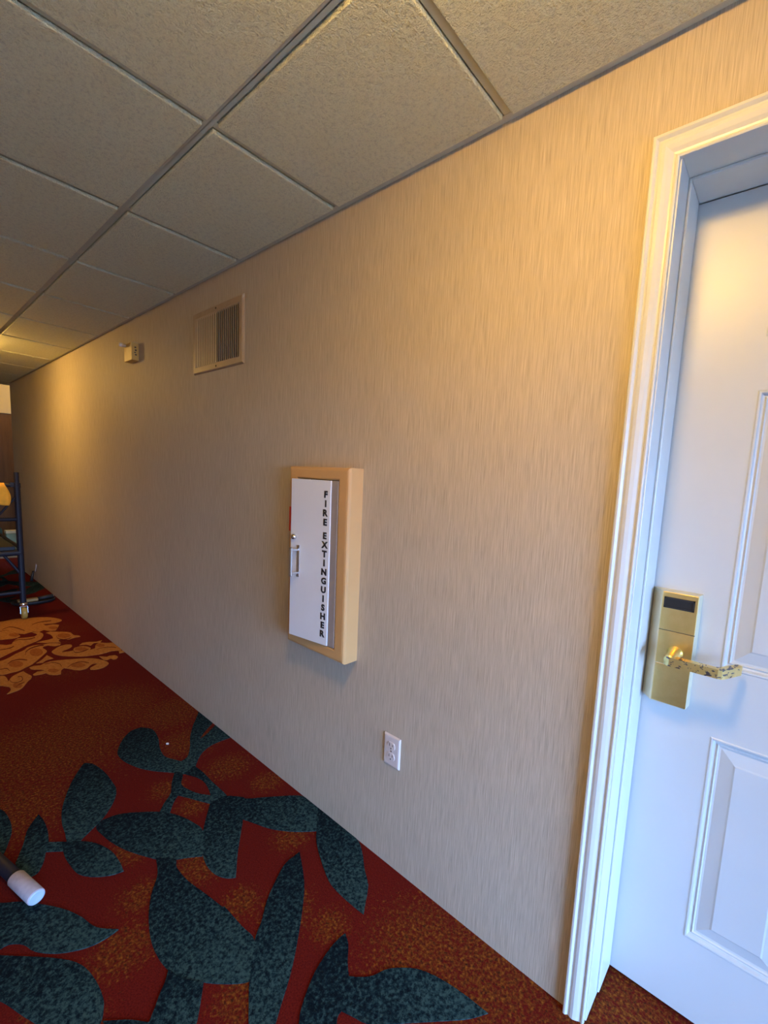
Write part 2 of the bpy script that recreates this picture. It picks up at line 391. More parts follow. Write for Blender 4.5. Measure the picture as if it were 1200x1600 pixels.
# ---- carpet print outlines, metres on the floor (x along the corridor, y from the long wall)
LEAVES = [
 [(-1.696,-0.426),(-1.779,-0.384),(-1.843,-0.327),(-1.849,-0.276),(-1.785,-0.243),(-1.683,-0.252),(-1.593,-0.278),(-1.506,-0.289),(-1.443,-0.267),(-1.409,-0.252),(-1.429,-0.215),(-1.5,-0.175),(-1.591,-0.135),(-1.681,-0.082),(-1.763,-0.024),(-1.802,-0.001),(-1.721,-0.001),(-1.629,-0.001),(-1.584,-0.059),(-1.53,-0.115),(-1.545,-0.076),(-1.601,-0.001),(-1.52,-0.001),(-1.433,-0.001),(-1.439,-0.066),(-1.429,-0.119),(-1.395,-0.17),(-1.33,-0.22),(-1.275,-0.251),(-1.309,-0.283),(-1.361,-0.317),(-1.425,-0.364),(-1.496,-0.401),(-1.579,-0.426),(-1.643,-0.433)],
 [(-1.354,-0.302),(-1.314,-0.284),(-1.25,-0.316),(-1.197,-0.312),(-1.138,-0.293),(-1.087,-0.262),(-1.039,-0.285),(-1.094,-0.312),(-1.144,-0.334),(-1.186,-0.355),(-1.159,-0.382),(-1.103,-0.42),(-1.135,-0.447),(-1.181,-0.41),(-1.221,-0.371),(-1.287,-0.341)],
 [(-1.313,-0.283),(-1.331,-0.225),(-1.263,-0.219),(-1.159,-0.22),(-1.037,-0.219),(-0.995,-0.244),(-1.036,-0.291),(-1.103,-0.26),(-1.185,-0.245),(-1.247,-0.254)],
 [(-1.048,-0.285),(-1.04,-0.222),(-0.951,-0.203),(-0.87,-0.239),(-0.815,-0.276),(-0.732,-0.333),(-0.643,-0.387),(-0.665,-0.41),(-0.705,-0.427),(-0.759,-0.431),(-0.823,-0.417),(-0.9,-0.383),(-0.965,-0.343)],
 [(-1.227,-0.631),(-1.253,-0.604),(-1.24,-0.551),(-1.193,-0.492),(-1.134,-0.436),(-1.066,-0.399),(-0.985,-0.376),(-0.918,-0.372),(-0.809,-0.423),(-0.841,-0.46),(-0.872,-0.504),(-0.908,-0.532),(-0.955,-0.557),(-1.022,-0.588),(-1.097,-0.612),(-1.169,-0.626)],
 [(-0.921,-0.534),(-0.867,-0.492),(-0.827,-0.502),(-0.748,-0.499),(-0.661,-0.482),(-0.578,-0.467),(-0.575,-0.462),(-0.473,-0.457),(-0.403,-0.455),(-0.316,-0.516),(-0.338,-0.544),(-0.385,-0.585),(-0.425,-0.612),(-0.466,-0.639),(-0.516,-0.652),(-0.571,-0.656),(-0.635,-0.65),(-0.707,-0.63),(-0.778,-0.599),(-0.846,-0.556)],
 [(-0.984,-0.179),(-0.96,-0.169),(-0.897,-0.094),(-0.814,-0.008),(-0.746,-0.001),(-0.677,-0.001),(-0.608,-0.08),(-0.664,-0.136),(-0.741,-0.19),(-0.824,-0.223),(-0.878,-0.242),(-0.979,-0.256),(-1.051,-0.253),(-1.037,-0.219)],
 [(-0.575,-0.181),(-0.499,-0.22),(-0.442,-0.255),(-0.378,-0.309),(-0.309,-0.375),(-0.256,-0.431),(-0.221,-0.476),(-0.183,-0.525),(-0.151,-0.561),(-0.172,-0.598),(-0.233,-0.569),(-0.265,-0.551),(-0.319,-0.519),(-0.406,-0.454),(-0.444,-0.41),(-0.494,-0.36),(-0.535,-0.304),(-0.569,-0.245)],
 [(-0.702,-0.001),(-0.582,-0.001),(-0.468,-0.001),(-0.408,-0.027),(-0.349,-0.07),(-0.292,-0.106),(-0.254,-0.153),(-0.228,-0.186),(-0.282,-0.19),(-0.353,-0.191),(-0.405,-0.184),(-0.485,-0.153),(-0.566,-0.113),(-0.622,-0.07)],
 [(-0.226,-0.263),(-0.193,-0.279),(-0.159,-0.311),(-0.128,-0.333),(-0.102,-0.313),(-0.08,-0.288),(-0.062,-0.25),(-0.029,-0.216),(0.01,-0.189),(0.064,-0.17),(0.135,-0.157),(0.207,-0.151),(0.176,-0.194),(0.141,-0.23),(0.079,-0.29),(0.009,-0.358),(-0.021,-0.378),(-0.048,-0.387),(-0.081,-0.399),(-0.077,-0.416),(-0.042,-0.453),(-0.031,-0.491),(-0.096,-0.519),(-0.14,-0.487),(-0.161,-0.466),(-0.185,-0.43),(-0.207,-0.387),(-0.223,-0.333),(-0.228,-0.289)],
 [(-1.69,-0.565),(-1.701,-0.55),(-1.662,-0.528),(-1.569,-0.512),(-1.475,-0.51),(-1.409,-0.513),(-1.355,-0.532),(-1.302,-0.565),(-1.259,-0.602),(-1.226,-0.644),(-1.199,-0.68),(-1.181,-0.69),(-1.211,-0.718),(-1.272,-0.714),(-1.342,-0.709),(-1.422,-0.693),(-1.51,-0.661),(-1.6,-0.62)],
 [(-1.458,-0.757),(-1.403,-0.751),(-1.328,-0.753),(-1.266,-0.762),(-1.23,-0.726),(-1.183,-0.738),(-1.222,-0.778),(-1.178,-0.792),(-1.139,-0.813),(-1.134,-0.835),(-1.223,-0.856),(-1.262,-0.845),(-1.318,-0.823),(-1.393,-0.799)],
 [(-1.233,-0.731),(-1.193,-0.688),(-1.141,-0.653),(-1.065,-0.628),(-0.994,-0.623),(-0.941,-0.626),(-0.953,-0.659),(-0.987,-0.698),(-1.034,-0.727),(-1.093,-0.737),(-1.161,-0.74)],
 [(-1.67,-0.895),(-1.596,-0.849),(-1.543,-0.837),(-1.477,-0.834),(-1.421,-0.839),(-1.367,-0.855),(-1.318,-0.873),(-1.271,-0.9),(-1.328,-0.93),(-1.521,-0.932)],
 [(-1.195,-0.958),(-1.133,-0.936),(-1.086,-0.913),(-1.044,-0.87),(-0.979,-0.825),(-0.92,-0.79),(-0.855,-0.763),(-0.785,-0.743),(-0.73,-0.702),(-0.727,-0.733),(-0.734,-0.771),(-0.76,-0.814),(-0.79,-0.846),(-0.832,-0.875),(-0.876,-0.891),(-0.906,-0.918),(-0.91,-0.952),(-0.963,-0.985)],
 [(-0.932,-0.975),(-0.871,-0.927),(-0.817,-0.882),(-0.77,-0.845),(-0.722,-0.813),(-0.677,-0.795),(-0.62,-0.786),(-0.567,-0.785),(-0.537,-0.79),(-0.502,-0.807),(-0.494,-0.839),(-0.569,-0.888),(-0.629,-0.913),(-0.665,-0.927),(-0.721,-0.947),(-0.787,-0.974),(-0.875,-0.993)],
 [(-0.509,-0.649),(-0.462,-0.635),(-0.406,-0.601),(-0.367,-0.626),(-0.329,-0.653),(-0.302,-0.685),(-0.352,-0.75),(-0.435,-0.786),(-0.503,-0.802),(-0.46,-0.76),(-0.417,-0.729),(-0.435,-0.712),(-0.464,-0.687),(-0.485,-0.666)],
]
SCROLLS = [
 [(-4.386,-0.499),(-4.389,-0.459),(-4.41,-0.415),(-4.392,-0.363),(-4.36,-0.298),(-4.32,-0.233),(-4.269,-0.184),(-4.19,-0.148),(-4.129,-0.138),(-4.09,-0.161),(-4.073,-0.207),(-4.089,-0.246),(-4.094,-0.273),(-4.046,-0.261),(-4.041,-0.213),(-4.002,-0.182),(-3.911,-0.211),(-3.855,-0.235),(-3.877,-0.272),(-3.933,-0.295),(-3.894,-0.329),(-3.928,-0.356),(-3.925,-0.382),(-3.906,-0.417),(-3.951,-0.449),(-4.026,-0.476),(-4.112,-0.496),(-4.096,-0.535),(-4.175,-0.624),(-4.401,-0.6)],
 [(-4.139,-0.628),(-4.081,-0.537),(-4.096,-0.498),(-4.006,-0.472),(-3.933,-0.458),(-3.877,-0.447),(-3.841,-0.471),(-3.838,-0.502),(-3.853,-0.536),(-3.863,-0.564),(-3.935,-0.649)],
 [(-3.804,-0.663),(-3.742,-0.58),(-3.701,-0.55),(-3.703,-0.521),(-3.773,-0.499),(-3.822,-0.468),(-3.802,-0.427),(-3.79,-0.379),(-3.831,-0.353),(-3.87,-0.359),(-3.915,-0.371),(-3.899,-0.335),(-3.835,-0.32),(-3.77,-0.328),(-3.702,-0.353),(-3.666,-0.381),(-3.637,-0.417),(-3.594,-0.466),(-3.547,-0.508),(-3.507,-0.554),(-3.471,-0.586),(-3.436,-0.618),(-3.485,-0.697)],
 [(-3.631,-0.393),(-3.641,-0.354),(-3.643,-0.322),(-3.658,-0.287),(-3.751,-0.282),(-3.834,-0.3),(-3.852,-0.27),(-3.807,-0.231),(-3.776,-0.197),(-3.724,-0.166),(-3.644,-0.163),(-3.604,-0.138),(-3.57,-0.136),(-3.571,-0.173),(-3.556,-0.209),(-3.568,-0.24),(-3.601,-0.259),(-3.567,-0.273),(-3.518,-0.27),(-3.552,-0.308),(-3.584,-0.352)],
 [(-3.369,-0.626),(-3.4,-0.579),(-3.46,-0.532),(-3.5,-0.486),(-3.554,-0.454),(-3.571,-0.41),(-3.55,-0.371),(-3.551,-0.339),(-3.525,-0.3),(-3.487,-0.276),(-3.459,-0.288),(-3.459,-0.319),(-3.508,-0.347),(-3.502,-0.373),(-3.475,-0.384),(-3.412,-0.377),(-3.372,-0.379),(-3.335,-0.397),(-3.274,-0.431),(-3.216,-0.464),(-3.17,-0.494),(-3.135,-0.532),(-3.101,-0.569),(-3.096,-0.611),(-3.092,-0.641),(-3.1,-0.66),(-3.148,-0.732),(-3.374,-0.709)],
 [(-3.339,-0.358),(-3.386,-0.334),(-3.435,-0.293),(-3.442,-0.253),(-3.42,-0.229),(-3.378,-0.232),(-3.342,-0.256),(-3.319,-0.292),(-3.3,-0.308),(-3.281,-0.275),(-3.28,-0.25),(-3.33,-0.227),(-3.336,-0.193),(-3.316,-0.165),(-3.256,-0.147),(-3.214,-0.164),(-3.224,-0.128),(-3.303,-0.102),(-3.332,-0.067),(-3.289,-0.037),(-3.271,-0.001),(-3.19,-0.001),(-3.083,-0.001),(-3.059,-0.012),(-3.088,-0.058),(-3.076,-0.121),(-3.087,-0.176),(-3.108,-0.227),(-3.156,-0.278),(-3.209,-0.321),(-3.269,-0.35)],
 [(-3.368,-0.189),(-3.405,-0.164),(-3.4,-0.125),(-3.37,-0.085),(-3.375,-0.045),(-3.332,-0.067),(-3.35,-0.103),(-3.304,-0.135),(-3.348,-0.151)],
 [(-3.119,-0.516),(-3.13,-0.49),(-3.113,-0.46),(-3.143,-0.427),(-3.147,-0.386),(-3.127,-0.343),(-3.097,-0.29),(-3.065,-0.237),(-3.018,-0.187),(-2.949,-0.155),(-2.884,-0.14),(-2.843,-0.149),(-2.805,-0.186),(-2.803,-0.229),(-2.822,-0.254),(-2.853,-0.249),(-2.876,-0.223),(-2.907,-0.19),(-2.92,-0.218),(-2.894,-0.242),(-2.859,-0.268),(-2.858,-0.303),(-2.886,-0.325),(-2.936,-0.349),(-2.964,-0.365),(-2.936,-0.385),(-2.872,-0.401),(-2.876,-0.428),(-2.911,-0.453),(-2.949,-0.462),(-2.946,-0.489),(-2.953,-0.519),(-2.976,-0.521),(-3.007,-0.494),(-3.001,-0.453),(-3.041,-0.478),(-3.072,-0.51)],
 [(-3.037,-0.151),(-2.992,-0.117),(-2.999,-0.096),(-2.986,-0.067),(-2.942,-0.063),(-2.907,-0.083),(-2.911,-0.101),(-2.942,-0.106),(-2.93,-0.134),(-2.954,-0.147)],
 [(-3.173,-0.471),(-3.214,-0.436),(-3.291,-0.394),(-3.243,-0.385),(-3.196,-0.376),(-3.191,-0.412),(-3.156,-0.441)],
 [(-3.128,-0.735),(-3.08,-0.663),(-3.05,-0.642),(-2.953,-0.64),(-3.015,-0.617),(-3.051,-0.586),(-3.073,-0.552),(-3.035,-0.548),(-2.955,-0.532),(-2.91,-0.542),(-2.878,-0.562),(-2.807,-0.593),(-2.773,-0.618),(-2.756,-0.658),(-2.754,-0.674),(-2.797,-0.652),(-2.852,-0.649),(-2.89,-0.668),(-2.912,-0.684),(-2.954,-0.753)],
 [(-3.057,-0.025),(-3.049,-0.002),(-3.007,-0.002),(-3.005,-0.035)],
]
SCROLL_LINES = [
 [(-3.384,-0.493),(-3.402,-0.49),(-3.421,-0.486),(-3.439,-0.483),(-3.454,-0.478),(-3.469,-0.471),(-3.483,-0.463),(-3.496,-0.453),(-3.507,-0.443),(-3.514,-0.433),(-3.52,-0.421),(-3.523,-0.409),(-3.525,-0.399),(-3.526,-0.39),(-3.524,-0.383),(-3.521,-0.377),(-3.518,-0.37),(-3.537,-0.367),(-3.54,-0.374),(-3.544,-0.38),(-3.548,-0.387),(-3.548,-0.396),(-3.545,-0.407),(-3.54,-0.419),(-3.533,-0.431),(-3.524,-0.442),(-3.512,-0.453),(-3.497,-0.462),(-3.481,-0.471),(-3.464,-0.479),(-3.444,-0.484),(-3.424,-0.488),(-3.405,-0.491),(-3.386,-0.495)],
 [(-3.707,-0.26),(-3.686,-0.262),(-3.665,-0.265),(-3.644,-0.266),(-3.624,-0.265),(-3.605,-0.26),(-3.586,-0.253),(-3.571,-0.244),(-3.561,-0.235),(-3.559,-0.225),(-3.564,-0.215),(-3.571,-0.205),(-3.577,-0.194),(-3.589,-0.193),(-3.584,-0.203),(-3.578,-0.213),(-3.575,-0.223),(-3.575,-0.232),(-3.584,-0.241),(-3.598,-0.25),(-3.615,-0.257),(-3.632,-0.262),(-3.649,-0.264),(-3.667,-0.263),(-3.688,-0.26),(-3.708,-0.258)],
 [(-2.997,-0.632),(-2.977,-0.632),(-2.956,-0.633),(-2.936,-0.633),(-2.92,-0.63),(-2.909,-0.625),(-2.901,-0.619),(-2.895,-0.611),(-2.894,-0.604),(-2.896,-0.597),(-2.902,-0.59),(-2.911,-0.583),(-2.922,-0.578),(-2.937,-0.575),(-2.955,-0.574),(-2.972,-0.574),(-2.985,-0.575),(-2.992,-0.578),(-2.994,-0.583),(-2.995,-0.588),(-2.996,-0.592),(-2.986,-0.593),(-2.984,-0.589),(-2.983,-0.584),(-2.981,-0.58),(-2.975,-0.578),(-2.966,-0.577),(-2.952,-0.577),(-2.939,-0.578),(-2.929,-0.58),(-2.92,-0.584),(-2.911,-0.59),(-2.905,-0.597),(-2.902,-0.604),(-2.903,-0.61),(-2.908,-0.618),(-2.915,-0.624),(-2.926,-0.629),(-2.939,-0.631),(-2.957,-0.631),(-2.978,-0.631),(-2.998,-0.631)],
 [(-3.27,-0.602),(-3.282,-0.595),(-3.295,-0.589),(-3.306,-0.582),(-3.314,-0.574),(-3.318,-0.566),(-3.32,-0.556),(-3.318,-0.546),(-3.313,-0.537),(-3.304,-0.529),(-3.292,-0.52),(-3.278,-0.512),(-3.265,-0.503),(-3.278,-0.501),(-3.292,-0.509),(-3.307,-0.517),(-3.32,-0.526),(-3.329,-0.535),(-3.332,-0.545),(-3.333,-0.555),(-3.33,-0.565),(-3.325,-0.574),(-3.315,-0.582),(-3.302,-0.589),(-3.288,-0.596),(-3.275,-0.602)],
 [(-3.28,-0.245),(-3.264,-0.247),(-3.247,-0.249),(-3.231,-0.251),(-3.218,-0.249),(-3.21,-0.242),(-3.205,-0.233),(-3.203,-0.222),(-3.203,-0.211),(-3.206,-0.2),(-3.213,-0.189),(-3.222,-0.177),(-3.23,-0.166),(-3.24,-0.164),(-3.233,-0.176),(-3.226,-0.187),(-3.219,-0.198),(-3.215,-0.209),(-3.214,-0.219),(-3.216,-0.231),(-3.219,-0.24),(-3.226,-0.246),(-3.236,-0.248),(-3.249,-0.247),(-3.265,-0.245),(-3.28,-0.243)],
 [(-2.956,-0.347),(-2.968,-0.338),(-2.98,-0.33),(-2.99,-0.321),(-2.998,-0.312),(-3.003,-0.3),(-3.005,-0.288),(-3.004,-0.275),(-3.0,-0.264),(-2.99,-0.255),(-2.976,-0.248),(-2.961,-0.24),(-2.946,-0.232),(-2.955,-0.23),(-2.97,-0.237),(-2.987,-0.245),(-3.002,-0.252),(-3.011,-0.262),(-3.015,-0.274),(-3.015,-0.286),(-3.011,-0.299),(-3.005,-0.311),(-2.997,-0.321),(-2.985,-0.33),(-2.972,-0.338),(-2.96,-0.347)],
 [(-3.291,-0.31),(-3.287,-0.301),(-3.283,-0.293),(-3.279,-0.284),(-3.276,-0.276),(-3.275,-0.268),(-3.274,-0.26),(-3.275,-0.252),(-3.275,-0.245),(-3.285,-0.243),(-3.285,-0.251),(-3.286,-0.258),(-3.285,-0.266),(-3.285,-0.274),(-3.287,-0.283),(-3.29,-0.291),(-3.293,-0.3),(-3.295,-0.309)],
 [(-3.748,-0.508),(-3.757,-0.5),(-3.766,-0.492),(-3.773,-0.484),(-3.776,-0.474),(-3.77,-0.463),(-3.759,-0.45),(-3.748,-0.437),(-3.74,-0.425),(-3.739,-0.413),(-3.742,-0.402),(-3.747,-0.39),(-3.751,-0.379),(-3.763,-0.378),(-3.761,-0.389),(-3.757,-0.4),(-3.755,-0.411),(-3.755,-0.423),(-3.761,-0.435),(-3.772,-0.448),(-3.782,-0.461),(-3.786,-0.473),(-3.782,-0.483),(-3.774,-0.492),(-3.763,-0.5),(-3.754,-0.508)],
 [(-4.129,-0.518),(-4.141,-0.506),(-4.156,-0.493),(-4.167,-0.48),(-4.169,-0.469),(-4.161,-0.459),(-4.144,-0.45),(-4.123,-0.442),(-4.1,-0.434),(-4.074,-0.426),(-4.047,-0.419),(-4.017,-0.412),(-3.989,-0.405),(-4.001,-0.402),(-4.031,-0.409),(-4.061,-0.416),(-4.091,-0.423),(-4.115,-0.43),(-4.138,-0.439),(-4.158,-0.447),(-4.174,-0.457),(-4.181,-0.467),(-4.177,-0.479),(-4.165,-0.492),(-4.149,-0.505),(-4.135,-0.518)],
 [(-4.127,-0.336),(-4.137,-0.326),(-4.148,-0.316),(-4.157,-0.306),(-4.163,-0.295),(-4.166,-0.284),(-4.166,-0.271),(-4.165,-0.258),(-4.163,-0.247),(-4.16,-0.236),(-4.158,-0.226),(-4.155,-0.216),(-4.152,-0.206),(-4.168,-0.203),(-4.172,-0.213),(-4.176,-0.223),(-4.18,-0.233),(-4.181,-0.244),(-4.182,-0.256),(-4.182,-0.269),(-4.18,-0.282),(-4.176,-0.294),(-4.168,-0.305),(-4.157,-0.315),(-4.145,-0.325),(-4.134,-0.335)],
 [(-3.114,-0.437),(-3.114,-0.426),(-3.114,-0.414),(-3.113,-0.403),(-3.107,-0.393),(-3.096,-0.386),(-3.081,-0.38),(-3.065,-0.375),(-3.049,-0.371),(-3.035,-0.37),(-3.021,-0.37),(-3.006,-0.371),(-2.992,-0.372),(-2.994,-0.37),(-3.009,-0.369),(-3.024,-0.368),(-3.04,-0.367),(-3.056,-0.369),(-3.072,-0.372),(-3.089,-0.378),(-3.103,-0.384),(-3.114,-0.392),(-3.119,-0.402),(-3.119,-0.413),(-3.118,-0.425),(-3.118,-0.437)],
 [(-3.183,-0.132),(-3.188,-0.121),(-3.193,-0.11),(-3.197,-0.099),(-3.198,-0.088),(-3.194,-0.077),(-3.187,-0.064),(-3.178,-0.052),(-3.169,-0.043),(-3.16,-0.035),(-3.151,-0.029),(-3.142,-0.024),(-3.133,-0.019),(-3.14,-0.016),(-3.15,-0.022),(-3.16,-0.027),(-3.169,-0.032),(-3.178,-0.04),(-3.186,-0.05),(-3.194,-0.062),(-3.201,-0.075),(-3.204,-0.087),(-3.203,-0.098),(-3.198,-0.11),(-3.192,-0.121),(-3.186,-0.132)],
 [(-3.646,-0.647),(-3.636,-0.634),(-3.626,-0.622),(-3.616,-0.609),(-3.609,-0.596),(-3.605,-0.583),(-3.602,-0.57),(-3.601,-0.557),(-3.602,-0.546),(-3.607,-0.537),(-3.616,-0.53),(-3.626,-0.524),(-3.635,-0.518),(-3.648,-0.518),(-3.64,-0.524),(-3.631,-0.53),(-3.624,-0.536),(-3.618,-0.545),(-3.615,-0.556),(-3.615,-0.568),(-3.617,-0.582),(-3.62,-0.595),(-3.626,-0.608),(-3.634,-0.621),(-3.643,-0.634),(-3.652,-0.647)],
 [(-3.23,-0.694),(-3.22,-0.682),(-3.211,-0.67),(-3.202,-0.659),(-3.195,-0.648),(-3.192,-0.639),(-3.193,-0.631),(-3.192,-0.624),(-3.188,-0.619),(-3.178,-0.615),(-3.166,-0.614),(-3.151,-0.612),(-3.137,-0.611),(-3.143,-0.608),(-3.157,-0.61),(-3.173,-0.611),(-3.188,-0.613),(-3.199,-0.617),(-3.203,-0.623),(-3.202,-0.63),(-3.201,-0.638),(-3.203,-0.647),(-3.209,-0.658),(-3.217,-0.67),(-3.226,-0.682),(-3.234,-0.694)],
 [(-2.826,-0.624),(-2.833,-0.619),(-2.841,-0.615),(-2.849,-0.61),(-2.854,-0.605),(-2.859,-0.599),(-2.861,-0.592),(-2.865,-0.585),(-2.869,-0.578),(-2.877,-0.578),(-2.874,-0.585),(-2.872,-0.592),(-2.868,-0.599),(-2.862,-0.605),(-2.855,-0.61),(-2.847,-0.615),(-2.838,-0.619),(-2.829,-0.624)],
]
SCROLL_CORES = [
 [(-3.371,-0.401),(-3.338,-0.411),(-3.317,-0.425),(-3.313,-0.44),(-3.325,-0.453),(-3.353,-0.463),(-3.39,-0.467),(-3.429,-0.464),(-3.464,-0.455),(-3.486,-0.441),(-3.491,-0.425),(-3.478,-0.411),(-3.449,-0.401),(-3.411,-0.398)],
 [(-3.639,-0.183),(-3.616,-0.193),(-3.604,-0.207),(-3.605,-0.223),(-3.619,-0.238),(-3.643,-0.25),(-3.673,-0.255),(-3.702,-0.253),(-3.726,-0.245),(-3.739,-0.231),(-3.738,-0.214),(-3.724,-0.198),(-3.699,-0.186),(-3.669,-0.181)],
 [(-3.24,-0.17),(-3.225,-0.178),(-3.218,-0.19),(-3.222,-0.204),(-3.235,-0.218),(-3.255,-0.229),(-3.277,-0.234),(-3.299,-0.233),(-3.314,-0.226),(-3.321,-0.214),(-3.318,-0.199),(-3.304,-0.185),(-3.284,-0.174),(-3.261,-0.169)],
 [(-2.922,-0.259),(-2.907,-0.267),(-2.901,-0.28),(-2.905,-0.295),(-2.919,-0.31),(-2.94,-0.321),(-2.964,-0.327),(-2.987,-0.326),(-3.003,-0.319),(-3.009,-0.306),(-3.005,-0.29),(-2.991,-0.275),(-2.969,-0.264),(-2.945,-0.258)],
 [(-2.829,-0.595),(-2.811,-0.6),(-2.801,-0.607),(-2.8,-0.616),(-2.808,-0.624),(-2.824,-0.631),(-2.844,-0.634),(-2.866,-0.633),(-2.884,-0.628),(-2.894,-0.621),(-2.896,-0.612),(-2.888,-0.603),(-2.871,-0.597),(-2.85,-0.594)],
 [(-3.903,-0.451),(-3.886,-0.456),(-3.876,-0.466),(-3.877,-0.478),(-3.888,-0.489),(-3.906,-0.499),(-3.929,-0.504),(-3.951,-0.503),(-3.969,-0.498),(-3.979,-0.488),(-3.978,-0.477),(-3.967,-0.465),(-3.949,-0.455),(-3.926,-0.45)],
 [(-3.206,-0.532),(-3.182,-0.539),(-3.169,-0.551),(-3.169,-0.566),(-3.183,-0.581),(-3.207,-0.592),(-3.237,-0.598),(-3.268,-0.597),(-3.293,-0.59),(-3.307,-0.578),(-3.307,-0.563),(-3.293,-0.548),(-3.268,-0.537),(-3.236,-0.531)],
 [(-3.916,-0.208),(-3.901,-0.214),(-3.893,-0.224),(-3.895,-0.235),(-3.904,-0.246),(-3.921,-0.254),(-3.941,-0.259),(-3.96,-0.258),(-3.975,-0.252),(-3.983,-0.243),(-3.982,-0.231),(-3.972,-0.22),(-3.956,-0.211),(-3.935,-0.207)],
 [(-3.245,-0.061),(-3.232,-0.067),(-3.227,-0.077),(-3.229,-0.088),(-3.238,-0.098),(-3.253,-0.105),(-3.27,-0.109),(-3.287,-0.107),(-3.3,-0.101),(-3.306,-0.092),(-3.304,-0.081),(-3.294,-0.07),(-3.279,-0.063),(-3.262,-0.06)],
 [(-2.937,-0.398),(-2.924,-0.403),(-2.919,-0.412),(-2.921,-0.423),(-2.932,-0.434),(-2.947,-0.442),(-2.966,-0.446),(-2.983,-0.446),(-2.996,-0.441),(-3.002,-0.432),(-2.999,-0.421),(-2.989,-0.41),(-2.973,-0.402),(-2.954,-0.397)],
]
SCRAP = (-1.599, -0.241)

# ================================================================== THE SETTING
# ---- floor: carpet with its woven print
floor = boxo('floor', 'carpet', None, -7.7, XR + 0.2, YF - 0.2, 0.30, -0.08, 0.0)
tag(floor, 'red carpet speckled with gold running along the corridor', 'carpet', kind='structure')
floor2 = boxo('floor_lobby', 'greyfloor', None, FARX - 0.2, XL + 0.2, -5.2, 4.2, -0.14, -0.004)
tag(floor2, 'grey hard floor of the space beyond the corridor', 'floor', kind='structure')

def print_piece(name, outline, mat, z, dx=0.0, dy=0.0, sm=4):
    pts = smooth_outline(outline, sm) if sm else [(x, min(y, -0.001)) for x, y in outline]
    bm = bmesh.new(); prism(bm, pts, 'z', -0.001, z)
    o = link(name, bm, mat, floor)
    o.location = (dx, dy, 0)
    return o

leaf_meshes = []
for i, q in enumerate(LEAVES):
    leaf_meshes.append(print_piece('carpet_leaf', q, 'leaf', 0.0016 + 0.0001 * i).data)
# the same motif repeats along the carpet, beyond the camera's side and further down the corridor
for dx, dy in ((2.62, 0.0), (0.55, -1.0), (-5.05, 0.0)):
    for me in leaf_meshes:
        share('carpet_leaf', me, floor, (dx, dy, 0))
scr = [print_piece('carpet_scroll', q, 'scroll', 0.0016 + 0.0001 * i, sm=3) for i, q in enumerate(SCROLLS)]
scr += [print_piece('scroll_core', q, 'core', 0.0030, sm=2) for q in SCROLL_CORES]
scr += [print_piece('scroll_line', q, 'line', 0.0034, sm=0) for q in SCROLL_LINES]
for o in scr:                                  # the ornament's mirrored other half
    share(o.name.split('.')[0], o.data, floor, (0, -1.46, 0), (0, 0, 0), (1, -1, 1))

# ---- the long wall on the right, with the door opening
DX0, DX1, DZ = 0.400, 1.285, 2.060        # rough opening
TH = 0.245
bm = bmesh.new()
prism(bm, [(XL, -0.02), (DX0, -0.02), (DX0, DZ), (DX1, DZ), (DX1, -0.02), (XR, -0.02), (XR, 2.62), (XL, 2.62)], 'y', 0.0, TH)
wall = link('wall_right', bm, 'paper')
tag(wall, 'long corridor wall in beige vertically woven wallpaper', 'wall', kind='structure')
tag(boxo('wall_opposite', 'paper', None, XL, XR, YF - 0.15, YF, -0.02, 2.62), 'opposite corridor wall in beige woven wallpaper', 'wall', kind='structure')

# end wall behind the camera's right, with the daylight window
bm = bmesh.new(); w = WIN
for a in ((YF, w['y0'], -0.02, 2.62), (w['y1'], 0.0, -0.02, 2.62), (w['y0'], w['y1'], -0.02, w['z0']), (w['y0'], w['y1'], w['z1'], 2.62)):
    box(bm, XR, XR + 0.18, a[0], a[1], a[2], a[3])
tag(link('wall_window', bm, 'paper'), 'end wall of the corridor around the tall window', 'wall', kind='structure')
win = tag(empty('window_1', (XR + 0.06, (w['y0'] + w['y1']) / 2, w['z0'])), 'tall white framed window at the end of the corridor', 'window', kind='structure')
ww, wh = (w['y1'] - w['y0']) / 2, w['z1'] - w['z0']
bm = bmesh.new()
for a in ((-ww, -ww + 0.05, 0, wh), (ww - 0.05, ww, 0, wh), (-ww, ww, 0, 0.05), (-ww, ww, wh - 0.05, wh), (-0.025, 0.025, 0, wh)):
    box(bm, 0.0, 0.06, a[0], a[1], a[2], a[3], 0.004)
link('window_frame', bm, 'white', win)
for s in (-1, 1):
    boxo('pane', 'glass', win, 0.028, 0.032, min(s * 0.025, s * (ww - 0.05)), max(s * 0.025, s * (ww - 0.05)), 0.05, wh - 0.05)
tag(boxo('ground_light_block', 'outside', None, XR + 0.2, 40, -20, 20, -0.5, -0.25), 'unseen dark ground added outside the end window to limit upward daylight', 'ground', kind='structure')  # unseen dark ground, added to keep daylight from rising onto the ceiling

